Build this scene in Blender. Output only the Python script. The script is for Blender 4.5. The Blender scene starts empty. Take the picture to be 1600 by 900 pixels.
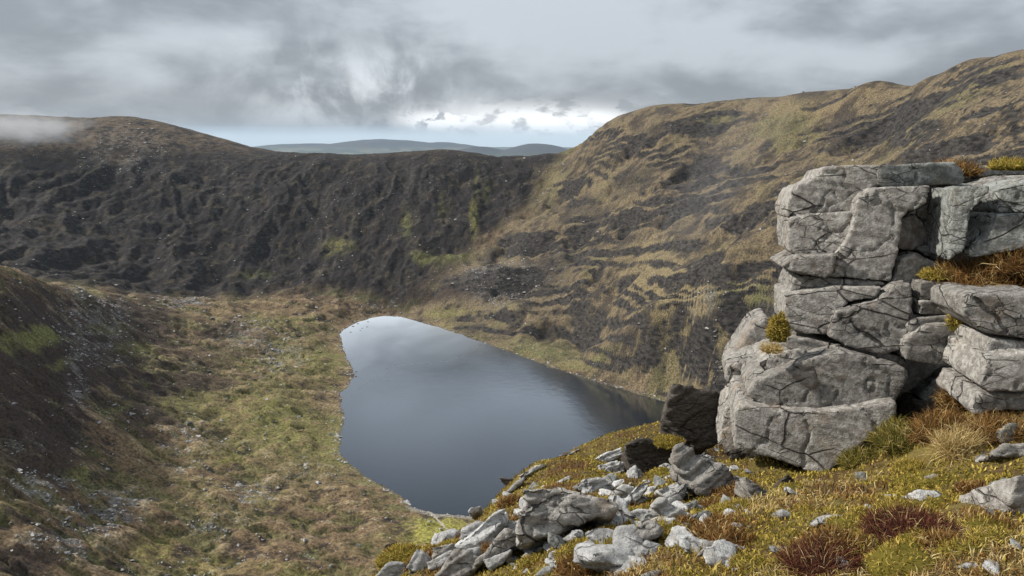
import bpy, bmesh, math, random
import numpy as np
from mathutils import Vector
R = math.radians
SC = bpy.context.scene
COL = SC.collection

# ------------------------------------------------------------------ camera
ZC = 250.0            # eye height above the lake
PITCH = R(11.83)
FPX = 1155.0          # focal length in pixels of the 1600 px wide photograph
cam_d = bpy.data.cameras.new('camera')
cam = bpy.data.objects.new('camera', cam_d); COL.objects.link(cam)
cam.location = (0, 0, ZC)
cam.rotation_euler = (math.pi / 2 - PITCH, 0, 0)
cam_d.sensor_width = 36.0
cam_d.lens = FPX / 1600 * 36.0
cam_d.clip_start = 0.1
cam_d.clip_end = 120000
SC.camera = cam

# ------------------------------------------------------------------ light
SUN_DIR = Vector((-0.76, 0.16, 0.62)).normalized()      # towards the sun
sun_d = bpy.data.lights.new('sun', 'SUN')
sun_d.energy = 4.2
sun_d.angle = R(2.5)
sun_d.color = (1.0, 0.95, 0.87)
sun = bpy.data.objects.new('sun', sun_d); COL.objects.link(sun)
sun.location = (0, 0, 600)
sun.rotation_euler = SUN_DIR.to_track_quat('Z', 'Y').to_euler()

SC.view_settings.view_transform = 'Standard'
SC.view_settings.look = 'None'
SC.view_settings.exposure = 0.5
SC.view_settings.gamma = 1.0
SC.cycles.use_denoising = True
SC.cycles.max_bounces = 5
SC.cycles.diffuse_bounces = 2
SC.cycles.glossy_bounces = 2
SC.cycles.volume_bounces = 0
SC.cycles.transparent_max_bounces = 4

# ------------------------------------------------------------------ node helper
class NT:
    def __init__(s, tree):
        s.t = tree; s.n = tree.nodes; s.l = tree.links
    def node(s, typ, **kw):
        n = s.n.new(typ)
        for k, v in kw.items(): setattr(n, k, v)
        return n
    def put(s, sock, v):
        if isinstance(v, bpy.types.NodeSocket): s.l.new(v, sock)
        elif v is not None: sock.default_value = v
    def math(s, op, a, b=None, c=None, clamp=False):
        n = s.node('ShaderNodeMath', operation=op); n.use_clamp = clamp
        for i, v in enumerate((a, b, c)): s.put(n.inputs[i], v)
        return n.outputs[0]
    def vmath(s, op, a, b=None, out=0):
        n = s.node('ShaderNodeVectorMath', operation=op)
        s.put(n.inputs[0], a); s.put(n.inputs[1], b)
        return n.outputs[out]
    def mix(s, f, a, b, mode='MIX'):
        n = s.node('ShaderNodeMix', data_type='RGBA', blend_type=mode)
        s.put(n.inputs[0], f); s.put(n.inputs[6], a); s.put(n.inputs[7], b)
        return n.outputs[2]
    def ramp(s, f, lo, hi, a=0.0, b=1.0):
        n = s.node('ShaderNodeMapRange', interpolation_type='SMOOTHSTEP')
        s.put(n.inputs[0], f); s.put(n.inputs[1], lo); s.put(n.inputs[2], hi); s.put(n.inputs[3], a); s.put(n.inputs[4], b)
        return n.outputs[0]
    def noise(s, vec, scale, detail=4, rough=0.55, dist=0.0):
        n = s.node('ShaderNodeTexNoise')
        s.put(n.inputs['Vector'], vec); s.put(n.inputs['Scale'], scale)
        n.inputs['Detail'].default_value = detail; n.inputs['Roughness'].default_value = rough
        n.inputs['Distortion'].default_value = dist
        return n.outputs['Fac']
    def voro(s, vec, scale, feature='F1', out='Distance'):
        n = s.node('ShaderNodeTexVoronoi', feature=feature)
        s.put(n.inputs['Vector'], vec); s.put(n.inputs['Scale'], scale)
        return n.outputs[out]

def pix_dir(u, v):
    a = (u - 800) / FPX; b = (450 - v) / FPX
    c, s_ = math.cos(PITCH), math.sin(PITCH)
    return np.array([a, c + b * s_, -s_ + b * c])

# ------------------------------------------------------------------ world: overcast sky over a Nishita sky
world = bpy.data.worlds.new('World'); SC.world = world
world.use_nodes = True
w = NT(world.node_tree); w.n.clear()
sky = w.node('ShaderNodeTexSky', sky_type='NISHITA')
sky.sun_disc = False
sky.sun_elevation = math.asin(SUN_DIR.z)
sky.sun_rotation = math.atan2(SUN_DIR.x, SUN_DIR.y)
sky_c = w.mix(1.0, sky.outputs[0], (0.1, 0.1, 0.1, 1), 'MULTIPLY')
D = w.node('ShaderNodeTexCoord').outputs['Generated']
sep = w.node('ShaderNodeSeparateXYZ'); w.put(sep.inputs[0], D)
dz = w.math('MAXIMUM', sep.outputs[2], 0.0)
den = w.math('ADD', dz, 0.42)
comb = w.node('ShaderNodeCombineXYZ')
w.put(comb.inputs[0], w.math('DIVIDE', sep.outputs[0], den)); w.put(comb.inputs[1], w.math('DIVIDE', sep.outputs[1], den))
w.put(comb.inputs[2], w.math('MULTIPLY', dz, 2.0))
P = w.vmath('ADD', comb.outputs[0], (3.1, 1.7, 0.4))
DS = w.vmath('MULTIPLY', D, (1.0, 1.0, 2.3))
n1 = w.noise(w.vmath('ADD', DS, (1.3, 4.2, 0.6)), 3.2, 7, 0.5, 0.15)
n2 = w.noise(w.vmath('ADD', DS, (7.3, 2.2, 5.0)), 8.5, 8, 0.52, 0.2)
lum = w.math('ADD', w.math('MULTIPLY', n1, 0.62), w.math('MULTIPLY', n2, 0.38))
f = w.ramp(lum, 0.40, 0.60)
cloud = w.mix(f, (0.205, 0.222, 0.247, 1), (0.39, 0.42, 0.455, 1))
def lobe(u, v, su, sv):
    d0 = pix_dir(u, v); d0 /= np.linalg.norm(d0)
    rx = np.cross(d0, [0, 0, 1.]); rx /= np.linalg.norm(rx)
    up = np.cross(rx, d0)
    a = w.math('DIVIDE', w.vmath('DOT_PRODUCT', D, tuple(rx), 1), su)
    b = w.math('DIVIDE', w.vmath('DOT_PRODUCT', D, tuple(up), 1), sv)
    fr = w.ramp(w.vmath('DOT_PRODUCT', D, tuple(d0), 1), 0.0, 0.3)
    r2 = w.math('ADD', w.math('MULTIPLY', a, a), w.math('MULTIPLY', b, b))
    return w.math('MULTIPLY', w.math('EXPONENT', w.math('MULTIPLY', r2, -1.0)), fr)
# the bright break in the cloud over the far lowland, with heaped clouds in it
n3 = w.noise(D, 9.0, 9, 0.58, 0.4)
n4 = w.noise(w.vmath('MULTIPLY', D, (1.0, 1.0, 2.2)), 21.0, 9, 0.55, 0.2)
brk = w.math('MULTIPLY', lobe(570, 140, 0.15, 0.055), w.ramp(n3, 0.40, 0.58))
cloud = w.mix(w.math('MULTIPLY', brk, 0.75), cloud, (0.66, 0.70, 0.74, 1))
brk2 = w.math('MULTIPLY', lobe(840, 188, 0.14, 0.020), w.ramp(n4, 0.43, 0.52, 0.35, 1.0))
cloud = w.mix(brk2, cloud, (0.95, 0.96, 0.97, 1))
n5 = w.noise(w.vmath('MULTIPLY', D, (1.0, 1.0, 1.6)), 34.0, 8, 0.55, 0.1)
brk3 = w.math('MULTIPLY', w.math('MAXIMUM', lobe(890, 192, 0.085, 0.016), w.math('MULTIPLY', lobe(690, 188, 0.06, 0.014), 0.8)), w.ramp(n5, 0.42, 0.50))
cloud = w.mix(w.math('MULTIPLY', w.ramp(brk3, 0.1, 0.75), 0.85), cloud, (0.92, 0.93, 0.94, 1))
low = w.math('MULTIPLY', w.ramp(sep.outputs[2], 0.012, -0.006), 0.8)
cloud = w.mix(low, cloud, (0.60, 0.69, 0.76, 1))
# an overcast sky is brighter towards the zenith
grad = w.math('ADD', 0.94, w.math('MULTIPLY', dz, 1.1))
gc = w.node('ShaderNodeCombineXYZ')
for i in range(3): w.put(gc.inputs[i], grad)
cloud = w.mix(1.0, cloud, gc.outputs[0], 'MULTIPLY')
final = w.mix(0.06, cloud, sky_c)
bg = w.node('ShaderNodeBackground'); w.put(bg.inputs[0], final); bg.inputs[1].default_value = 1.0
wo = w.node('ShaderNodeOutputWorld'); w.l.new(bg.outputs[0], wo.inputs[0])

# ------------------------------------------------------------------ numpy noise
_rng = np.random.RandomState(7)
_perm = np.concatenate([_rng.permutation(256)] * 3)
_g2 = np.stack([np.cos(np.arange(256) / 256 * 2 * np.pi), np.sin(np.arange(256) / 256 * 2 * np.pi)], 1)
_g3 = _rng.normal(size=(256, 3)); _g3 /= np.linalg.norm(_g3, axis=1)[:, None]
def perlin2(x, y, seed=0):
    x = x + seed * 17.31; y = y + seed * 9.77
    xi = np.floor(x).astype(np.int64); yi = np.floor(y).astype(np.int64)
    xf = x - xi; yf = y - yi
    xi &= 255; yi &= 255
    u = xf * xf * xf * (xf * (xf * 6 - 15) + 10); v = yf * yf * yf * (yf * (yf * 6 - 15) + 10)
    def g(ix, iy, dx, dy):
        h = _perm[_perm[ix] + iy]
        return _g2[h, 0] * dx + _g2[h, 1] * dy
    a = g(xi, yi, xf, yf); b = g(xi + 1, yi, xf - 1, yf)
    c = g(xi, yi + 1, xf, yf - 1); d = g(xi + 1, yi + 1, xf - 1, yf - 1)
    return ((a + u * (b - a)) * (1 - v) + (c + u * (d - c)) * v) * 1.5
def perlin3(p, seed=0):
    p = p + np.array([seed * 13.7, seed * 5.1, seed * 29.3])
    pi = np.floor(p).astype(np.int64); f = p - pi; pi &= 255
    w_ = f * f * f * (f * (f * 6 - 15) + 10)
    out = 0
    for dx in (0, 1):
        for dy in (0, 1):
            for dz_ in (0, 1):
                h = _perm[_perm[_perm[pi[:, 0] + dx] + pi[:, 1] + dy] + pi[:, 2] + dz_]
                gr = _g3[h]
                dot = gr[:, 0] * (f[:, 0] - dx) + gr[:, 1] * (f[:, 1] - dy) + gr[:, 2] * (f[:, 2] - dz_)
                wx = w_[:, 0] if dx else 1 - w_[:, 0]; wy = w_[:, 1] if dy else 1 - w_[:, 1]; wz = w_[:, 2] if dz_ else 1 - w_[:, 2]
                out = out + dot * wx * wy * wz
    return out * 1.5
def fbm2(x, y, octv=4, seed=0, gain=0.5):
    s = 0; a = 1.0; t = 0
    for i in range(octv):
        s = s + a * perlin2(x * 2 ** i, y * 2 ** i, seed + i); t += a; a *= gain
    return s / t
def fbm3(p, octv=4, seed=0, gain=0.5):
    s = 0; a = 1.0; t = 0
    for i in range(octv):
        s = s + a * perlin3(p * 2 ** i, seed + i); t += a; a *= gain
    return s / t
def sst(x, a, b):
    t = np.clip((x - a) / (b - a), 0, 1); return t * t * (3 - 2 * t)

# ------------------------------------------------------------------ pixels of the survey photograph to places
def py(u, v, Y):
    d = pix_dir(u, v); t = Y / d[1]
    return (d[0] * t, Y, ZC + d[2] * t)
def pz(u, v, z):
    d = pix_dir(u, v); t = (z - ZC) / d[2]
    return (d[0] * t, d[1] * t, z)

class TPS:
    def __init__(s, pts, lam=0.0):
        P_ = np.array(pts, float); s.c = P_[:, :2]; s.sc = np.abs(s.c).max(); X = s.c / s.sc; s.X = X
        n = len(X); d2 = ((X[:, None] - X[None]) ** 2).sum(2)
        K = np.where(d2 > 0, 0.5 * d2 * np.log(d2 + 1e-20), 0) + lam * np.eye(n)
        A = np.zeros((n + 3, n + 3)); A[:n, :n] = K; A[:n, n] = 1; A[:n, n + 1:] = X; A[n, :n] = 1; A[n + 1:, :n] = X.T
        b = np.zeros(n + 3); b[:n] = P_[:, 2]
        s.w = np.linalg.solve(A, b)
    def __call__(s, x, y):
        sh = np.shape(x); x = np.ravel(x) / s.sc; y = np.ravel(y) / s.sc
        out = np.empty(len(x)); n = len(s.X)
        for i in range(0, len(x), 40000):
            a = x[i:i + 40000, None] - s.X[None, :, 0]; b = y[i:i + 40000, None] - s.X[None, :, 1]
            d2 = a * a + b * b
            out[i:i + 40000] = (0.5 * d2 * np.log(d2 + 1e-20)) @ s.w[:n] + s.w[n] + s.w[n + 1] * x[i:i + 40000] + s.w[n + 2] * y[i:i + 40000]
        return out.reshape(sh)

# ------------------------------------------------------------------ valley control points
C = []
shore = [(600,494),(625,495),(650,501),(680,510),(715,521),(760,537),(800,552),(840,566),(862,575),(900,586),(940,599),
         (985,612),(1020,622),(1045,630),(1110,665),(1080,725),(1000,775),(900,803),(800,812),(735,808),(690,803),(660,798),
         (640,790),(625,775),(600,759),(570,741),(545,724),(533,712),(531,690),(532,675),(538,662),(537,645),(532,628),(533,613),
         (545,603),(553,590),(551,576),(543,562),(538,546),(533,530),(533,518),(545,510),(560,503),(580,497)]
shoreP = np.array([pz(u, v, 0)[:2] for u, v in shore])
for p in shoreP: C.append((p[0], p[1], 0.0))
for u, v, z in [(0,900,70),(150,900,47),(300,900,29),(450,900,18),(560,900,14),(0,800,76),(150,800,48),(300,800,26),(450,800,14),(570,790,6),
                (0,700,88),(150,700,54),(300,700,27),(430,700,13),(500,700,4),(0,600,103),(120,600,72),(250,600,40),(380,600,21),(485,600,7),
                (0,520,121),(120,520,82),(250,520,45),(380,520,26),(480,520,11),(0,460,134),(100,470,103),(200,490,66),
                (400,480,27),(520,480,17),(600,482,7),(650,485,7),(650,840,10),(720,830,9)]:
    C.append(pz(u, v, z))
for u, v, Y in [(0,420,600),(60,432,650),(120,447,720),(200,464,840),(300,470,925),
                (0,183,1350),(60,186,1380),(100,190,1400),(140,187,1430),(185,182,1450),(230,188,1450),(270,198,1450),(330,216,1450),(400,232,1450),(500,242,1420),(560,246,1400),(600,242,1395),
                (650,238,1385),(700,237,1380),(740,241,1380),(780,248,1375),(850,244,1350),(890,243,1330),(-150,190,1300),
                (0,320,1090),(200,320,1180),(400,320,1230),(600,320,1230),(740,320,1220),
                (0,400,950),(200,400,1060),(400,400,1120),(550,400,1130),(680,400,1100),(300,452,1010),(450,455,1040),(600,460,1045),(680,450,1030),
                (860,290,1240),(800,350,1160),(740,400,1090),
                (905,228,1300),(920,213,1270),(950,190,1220),(1000,172,1160),(1060,163,1110),(1150,157,1030),(1250,147,950),(1350,132,860),(1440,127,780),(1470,116,750),(1500,100,720),(1560,84,680),(1600,78,650),(1720,60,570),
                (850,350,1060),(800,430,975),(800,480,905),(900,300,1120),(900,400,965),(900,480,858),(900,540,790),
                (950,260,1090),(1000,250,1020),(1000,350,890),(1000,450,780),(1000,550,692),(1100,220,985),(1100,300,860),(1100,400,742),(1100,500,650),(1100,600,583),
                (1200,200,925),(1200,300,760),(1200,400,650),(1200,500,568),(1200,560,532),(1300,180,860),(1300,250,735),(1400,170,780),(1400,250,620),(1480,140,705),
                (1500,240,560),(1600,120,612),(1600,240,500),(1600,500,330),(1400,600,330)]:
    C.append(py(u, v, Y))
# ground behind the ridges, and the mountainside below the viewpoint
for u, v, Y, k, dz_ in [(0,183,1350,1.2,-25),(185,182,1450,1.2,-60),(400,232,1450,1.2,-60),(600,242,1395,1.2,-70),(780,248,1375,1.2,-80),(890,243,1330,1.22,-80),
                        (950,190,1220,1.25,-30),(1060,163,1110,1.25,-20),(1250,147,950,1.25,-15),(1440,127,780,1.25,-15),(1600,78,650,1.25,-15),
                        (850,244,1350,1.08,-12),(950,190,1220,1.07,-6),(1000,172,1160,1.07,-3),(1060,163,1110,1.07,-2),(1150,157,1030,1.07,-2),(1250,147,950,1.07,-2),(1350,132,860,1.07,-2),(1440,127,780,1.07,-3),(1500,100,720,1.07,-3),(1560,84,680,1.07,-3),(1600,78,650,1.07,-3),(1720,60,570,1.1,-4),
                        (0,420,600,1.1,-22),(60,432,650,1.08,-18),(120,447,720,1.08,-18),(700,237,1380,1.07,-8),(500,242,1420,1.06,-6)]:
    x, y, z = py(u, v, Y); C.append((x * k, y * k, z + dz_))
C += [(0,0,236),(0,25,216),(0,60,186),(0,120,138),(0,200,86),(0,300,42),(-100,100,150),(-60,30,205),(-190,190,98),(-300,150,110),(100,100,165),(180,150,160),(250,250,160),(60,-20,244),(150,0,240),(400,100,270),(-150,0,180)]
valley_f = TPS(C, 1e-5)

def seg_dist(x, y, poly, closed=True):
    d = np.full(x.shape, 1e18)
    n = len(poly)
    for i in range(n if closed else n - 1):
        a = poly[i]; b = poly[(i + 1) % n]; ab = b - a
        t = np.clip(((x - a[0]) * ab[0] + (y - a[1]) * ab[1]) / (ab @ ab), 0, 1)
        d = np.minimum(d, (x - a[0] - t * ab[0]) ** 2 + (y - a[1] - t * ab[1]) ** 2)
    return np.sqrt(d)
def inside(x, y, poly):
    r = np.zeros(x.shape, bool); n = len(poly)
    for i in range(n):
        a = poly[i]; b = poly[(i + 1) % n]
        c = (a[1] > y) != (b[1] > y)
        r ^= c & (x < (b[0] - a[0]) * (y - a[1]) / (b[1] - a[1] + 1e-12) + a[0])
    return r
def sdf(x, y, poly):
    return seg_dist(x, y, poly) * np.where(inside(x, y, poly), -1, 1)

# regions in plan
gully = [py(890,243,1330),py(860,290,1240),py(800,350,1160),py(740,400,1090),py(690,440,1040),py(640,478,1000)]
rw_poly = np.array([g[:2] for g in gully] + [tuple(p) for p in shoreP[1:15]] + [(150,420),(60,200),(20,60),(60,-60),(900,-60),(1200,900),(900,1500),(300,1650)])
bw_poly = np.array([g[:2] for g in gully[::-1]] + [(100,1900),(-1500,1900),(-1500,900),py(0,430,820)[:2],py(150,455,860)[:2],py(300,470,960)[:2],py(380,472,1000)[:2],py(450,466,1020)[:2],py(560,470,1030)[:2]])

# grid lines
def lines(a, b, fn):
    out = [a]
    while out[-1] < b: out.append(out[-1] + fn(out[-1]))
    return np.array(out)
ys = lines(-40, 1760, lambda y: 3.0 if y < 180 else min(1.05 + max(0, y - 300) * 0.0011, 2.4) if y < 1480 else 8.0)
xs = lines(-1350, 1000, lambda x: 6.0 if abs(x + 100) > 1000 else (2.3 if x < -420 or x > 480 else 1.85))
GX, GY = np.meshgrid(xs, ys)
Z0 = valley_f(GX, GY)
sd = sdf(GX, GY, shoreP) + 3.0 * fbm2(GX / 22, GY / 22, 3, 3) + 1.0 * perlin2(GX / 4, GY / 4, 8)
wr = sst(-sdf(GX, GY, rw_poly) + 25 * fbm2(GX / 60, GY / 60, 3, 11), -25, 25)
wb = sst(-sdf(GX, GY, bw_poly) + 30 * fbm2(GX / 70, GY / 70, 3, 12), -25, 35) * (1 - wr)
wv = np.clip(1 - wr - wb, 0, 1)
near_f = sst(np.hypot(GX, GY), 30, 200)

Z = Z0.copy()
# hummocky valley
hum = fbm2(GX / 20, GY / 20, 5, 22, 0.62)
drain = np.abs(fbm2(GX / 90 + 0.4 * hum, GY / 60, 4, 23, 0.55))
Z += wv * near_f * (9.0 * fbm2(GX / 70, GY / 70, 4, 21) * sst(sd, 0, 60) + 5.2 * hum - 3.0 * (1 - sst(drain, 0, 0.10)))
# dark back wall: gullies, buttresses, broken rock
gl = fbm2(GX / 80 + 0.5 * perlin2(GX / 110, GY / 90, 31), GY / 190 + 0.25 * perlin2(GX / 70, GY / 70, 36), 3, 32, 0.45)
Z += wb * (1 - 0.85 * sst(Z0, 170, 225)) * (11 * fbm2(GX / 130, GY / 130, 3, 33) + 20 * (0.3 - np.abs(gl)) + 9 * fbm2(GX / 60, GY / 60, 4, 35, 0.5) + 6.5 * fbm2(GX / 20, GY / 22, 4, 34, 0.62))
# stratified right-hand wall: ledges
th = R(20)
s_c = Z0 - 0.12 * GX + 0.16 * GY + 18 * fbm2(GX / 170, GY / 170, 3, 41) + 4.5 * fbm2(GX / 40, GY / 40, 4, 42, 0.6)
s_c = s_c + 7 * np.sin(s_c / 31.0) + 4 * np.sin(s_c / 11.3 + 1.0)
ST_A = (0.6 * GX - 0.8 * GY) / 170; ST_B = (0.8 * GX + 0.6 * GY) / 38
def terrace(s, Pd, riser):
    k = np.floor(s / Pd); fr = s / Pd - k
    return (k + np.where(fr < 1 - riser, fr / (1 - riser) * 0.25, 0.25 + (fr - 1 + riser) / riser * 0.75)) * Pd
big = sst(fbm2(GX / 110, GY / 110, 4, 43), -0.1, 0.25)
sml_n = fbm2(ST_A, ST_B, 4, 44)
sml = 0.3 + 0.7 * sst(sml_n, -0.2, 0.2)
dzl = (terrace(s_c, 58, 0.36) - s_c) * 0.85 * big + (terrace(s_c, 13, 0.38) - s_c) * 0.85 * sml
rib = fbm2((GX * math.cos(th) + GY * math.sin(th)) / 60, (GY * math.cos(th) - GX * math.sin(th)) / 160, 4, 45, 0.55)
Z += wr * near_f * (dzl + 15 * rib + 9 * fbm2(GX / 110, GY / 110, 3, 46) + 2.6 * fbm2(GX / 16, GY / 16, 4, 47, 0.6)) * sst(sd, 0, 60) * (1 - 0.8 * sst(Z0, 245, 285))
# the lake basin
bank = np.where(wr > 0.5, 0.32, 0.10)
Z = np.where(sd > 0, np.maximum(Z * sst(sd, -5, 30) , bank * np.minimum(sd, 25) * np.clip(1 - (sd - 25) / 60, 0, 1)), -0.12 * np.minimum(-sd, 60))
Z = np.where((sd > 0) & (sd < 30), np.maximum(Z, bank * sd * 0.8), Z)

gy_, gx_ = np.gradient(Z, ys, xs)
slope = np.degrees(np.arctan(np.hypot(gx_, gy_)))

# helper: pixel to the surface of a height grid
def ray_hit(u, v, hf, t0, t1, n=3000):
    d = pix_dir(u, v); t = np.linspace(t0, t1, n)
    zz = ZC + d[2] * t; h = hf(d[0] * t, d[1] * t)
    k = np.argmax(zz < h)
    return d * t[k] + np.array([0, 0, ZC]) if zz[k] < h[k] else None
def grid_h(gx, gy, G):
    def f(x, y):
        i = np.clip(np.searchsorted(gx, x) - 1, 0, len(gx) - 2); j = np.clip(np.searchsorted(gy, y) - 1, 0, len(gy) - 2)
        a = np.clip((x - gx[i]) / (gx[i + 1] - gx[i]), 0, 1); b = np.clip((y - gy[j]) / (gy[j + 1] - gy[j]), 0, 1)
        return (G[j, i] * (1 - a) + G[j, i + 1] * a) * (1 - b) + (G[j + 1, i] * (1 - a) + G[j + 1, i + 1] * a) * b
    return f
vh = grid_h(xs, ys, Z)

# ground cover in plan: base by region, then patches where the photograph shows them
def c3(*a): return np.array(a)
n_a = fbm2(GX / 90, GY / 90, 5, 51, 0.6); n_b = fbm2(GX / 30, GY / 30, 5, 52, 0.65); n_c = fbm2(GX / 8, GY / 8, 4, 53, 0.7)
def lerp(a, b, t): return a + (b - a) * t[..., None]
base = np.zeros(GX.shape + (3,))
v_col = lerp(np.broadcast_to(c3(0.145, 0.10, 0.056), base.shape), c3(0.155, 0.132, 0.054), sst(n_a + 0.7 * n_b + .5 * n_c, -0.05, 0.35))
v_col = lerp(v_col, c3(0.04, 0.028, 0.02), sst(n_b - 0.4 * n_a + 0.8 * n_c, 0.1, 0.3) * 0.9)
v_col = lerp(v_col, c3(0.20, 0.145, 0.072), sst(n_c + 0.5 * n_a - 0.3 * n_b, 0.24, 0.5) * 0.7)
b_col = lerp(np.broadcast_to(c3(0.015, 0.0115, 0.0105), base.shape), c3(0.046, 0.037, 0.023), sst(n_b + 0.8 * n_c, 0.08, 0.45))  # back wall heather, darkened further by cloud shadow put into its colour
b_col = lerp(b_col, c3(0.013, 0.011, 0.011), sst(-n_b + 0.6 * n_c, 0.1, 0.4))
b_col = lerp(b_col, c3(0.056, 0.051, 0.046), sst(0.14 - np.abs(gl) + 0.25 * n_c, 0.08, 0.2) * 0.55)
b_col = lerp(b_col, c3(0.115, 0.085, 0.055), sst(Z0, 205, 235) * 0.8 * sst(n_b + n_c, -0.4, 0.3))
r_col = lerp(np.broadcast_to(c3(0.122, 0.094, 0.056), base.shape), c3(0.042, 0.033, 0.023), sst(n_b + 0.7 * n_c, -0.15, 0.3))
r_col = lerp(r_col, c3(0.115, 0.105, 0.046), sst(n_a - 0.3 * n_b, 0.08, 0.36) * 0.5)
r_col = lerp(r_col, c3(0.045, 0.037, 0.03), sst(-rib + 0.3 * n_b, 0.1, 0.35) * 0.7)
r_col = lerp(r_col, c3(0.05, 0.040, 0.032), sst(n_c - 0.3 * n_a, 0.2, 0.45) * 0.7)
v_col = lerp(v_col, c3(0.27, 0.205, 0.12), sst(hum + 0.6 * n_c, 0.14, 0.36) * 0.75)
v_col = lerp(v_col, c3(0.032, 0.023, 0.017), sst(-hum + 0.7 * n_c, 0.12, 0.34) * 0.85)
v_col = lerp(v_col, c3(0.10, 0.105, 0.036), (1 - sst(drain, 0.02, 0.13)) * 0.6)
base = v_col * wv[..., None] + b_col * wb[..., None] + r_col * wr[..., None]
stone_d = 0.25 * wv + 0.15 * wb + 0.05 * wr            # density of loose stones
KINDS = {'heather': c3(0.034, 0.023, 0.018), 'green': c3(0.135, 0.135, 0.042), 'bright': c3(0.22, 0.205, 0.05), 'olive': c3(0.165, 0.155, 0.05),
         'tan': c3(0.21, 0.155, 0.08), 'dark': c3(0.03, 0.026, 0.026), 'straw': c3(0.165, 0.13, 0.07), 'grass': c3(0.115, 0.122, 0.045)}
patches = [  # pixel centre, pixel half-sizes, kind, strength
 (90,560,190,75,'heather',.95),(200,500,120,40,'heather',.85),(260,620,110,60,'heather',.9),(60,690,110,60,'heather',.9),(40,480,90,35,'heather',.9),
 (330,560,60,30,'heather',.5),(350,520,50,20,'heather',.7),(20,880,90,25,'heather',.8),
 (60,530,75,22,'green',.9),(95,570,35,12,'green',.8),(215,545,45,14,'green',.7),(190,640,50,14,'green',.5),(170,515,40,12,'green',.6),
 (290,630,60,25,'olive',.8),(400,640,90,45,'olive',.7),(460,680,90,60,'olive',.8),(350,715,55,17,'bright',.45),(240,858,38,20,'bright',.8),(125,745,28,20,'green',.7),
 (480,560,70,40,'olive',.7),(520,700,40,60,'olive',.6),(450,890,100,14,'bright',.35),(690,830,60,24,'bright',.95),(680,822,45,16,'bright',.9),(590,850,60,22,'green',.6),(320,880,60,18,'bright',.4),
 (330,490,60,12,'tan',.8),(230,545,50,8,'tan',.6),(420,485,40,10,'tan',.6),(270,740,70,20,'tan',.3),(330,770,120,20,'tan',.35),
 (530,385,32,14,'olive',.6),(635,350,10,30,'green',.7),(740,338,8,32,'bright',.6),(700,402,45,6,'green',.75),(655,398,20,14,'green',.7),(690,320,6,22,'green',.4),
 (745,285,5,28,'green',.4),(760,300,8,25,'green',.4),(400,430,40,10,'green',.4),(70,350,60,14,'tan',.18),(190,250,35,14,'tan',.25),
 (850,545,60,18,'grass',.6),(920,570,50,14,'green',.5),(1050,440,70,60,'straw',.9),(1000,400,50,25,'straw',.7),(1160,470,60,40,'grass',.7),(760,500,90,14,'straw',.6),(700,490,50,14,'olive',.6),
 (940,290,60,35,'straw',.5),(980,210,45,18,'tan',.4),(1250,165,120,16,'tan',.5),(1120,190,40,18,'grass',.5),(760,440,90,22,'dark',.85),(850,420,60,20,'dark',.6),(700,455,60,12,'heather',.8),
 (820,385,45,14,'tan',.35)]
for (u, v, ru, rv, kind, st) in patches:
    c = ray_hit(u, v, vh, 150, 2200)
    if c is None: continue
    t_ = ray_hit(u, v - rv, vh, 150, 2200); l_ = ray_hit(u - ru, v, vh, 150, 2200)
    if t_ is None or l_ is None: continue
    ax = np.array([c[0] - l_[0], c[1] - l_[1]]); ay = np.array([t_[0] - c[0], t_[1] - c[1]])
    if np.hypot(*ax) > 200: ax *= 200 / np.hypot(*ax)
    if np.hypot(*ay) > 200: ay *= 200 / np.hypot(*ay)
    M_ = np.array([ax, ay]).T
    if abs(np.linalg.det(M_)) < 1: continue
    I = np.linalg.inv(M_); dx = GX - c[0]; dy = GY - c[1]
    a = I[0, 0] * dx + I[0, 1] * dy; b = I[1, 0] * dx + I[1, 1] * dy
    r = np.sqrt(a * a + b * b) + 0.7 * n_b + 0.75 * n_c + 0.3 * n_a
    m = (1 - sst(r, 0.45, 1.2)) * st * (1 if kind in ('heather', 'dark') or st >= 0.9 else 0.25 + 0.75 * sst(n_c + 0.4 * n_b, -0.2, 0.2))
    base = lerp(base, KINDS[kind], m)
scree = np.zeros(GX.shape)
for (u, v, ru, rv, st) in [(60,760,110,28,1.0),(170,800,110,40,.9),(100,850,90,22,.7),(120,600,25,70,.7),(40,690,60,20,.4),(150,480,90,25,.6),(290,470,60,10,.9),(390,520,60,25,.5),
                           (440,560,50,40,.6),(300,690,60,40,.4),(390,770,60,30,.5),(330,820,70,20,.5),(200,230,90,40,.35),(30,215,60,20,.5),(590,480,40,7,.7),(1100,470,40,25,.5),(780,420,80,25,.5),(480,740,80,20,.35)]:
    c = ray_hit(u, v, vh, 150, 2200); t_ = ray_hit(u, v - rv, vh, 150, 2200); l_ = ray_hit(u - ru, v, vh, 150, 2200)
    if c is None or t_ is None or l_ is None: continue
    M_ = np.array([[c[0] - l_[0], t_[0] - c[0]], [c[1] - l_[1], t_[1] - c[1]]])
    I = np.linalg.inv(M_); dx = GX - c[0]; dy = GY - c[1]
    r = np.hypot(I[0, 0] * dx + I[0, 1] * dy, I[1, 0] * dx + I[1, 1] * dy) + 0.5 * n_b + 0.4 * n_c
    scree = np.maximum(scree, (1 - sst(r, 0.4, 1.1)) * st)
crags = np.zeros(GX.shape)
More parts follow.
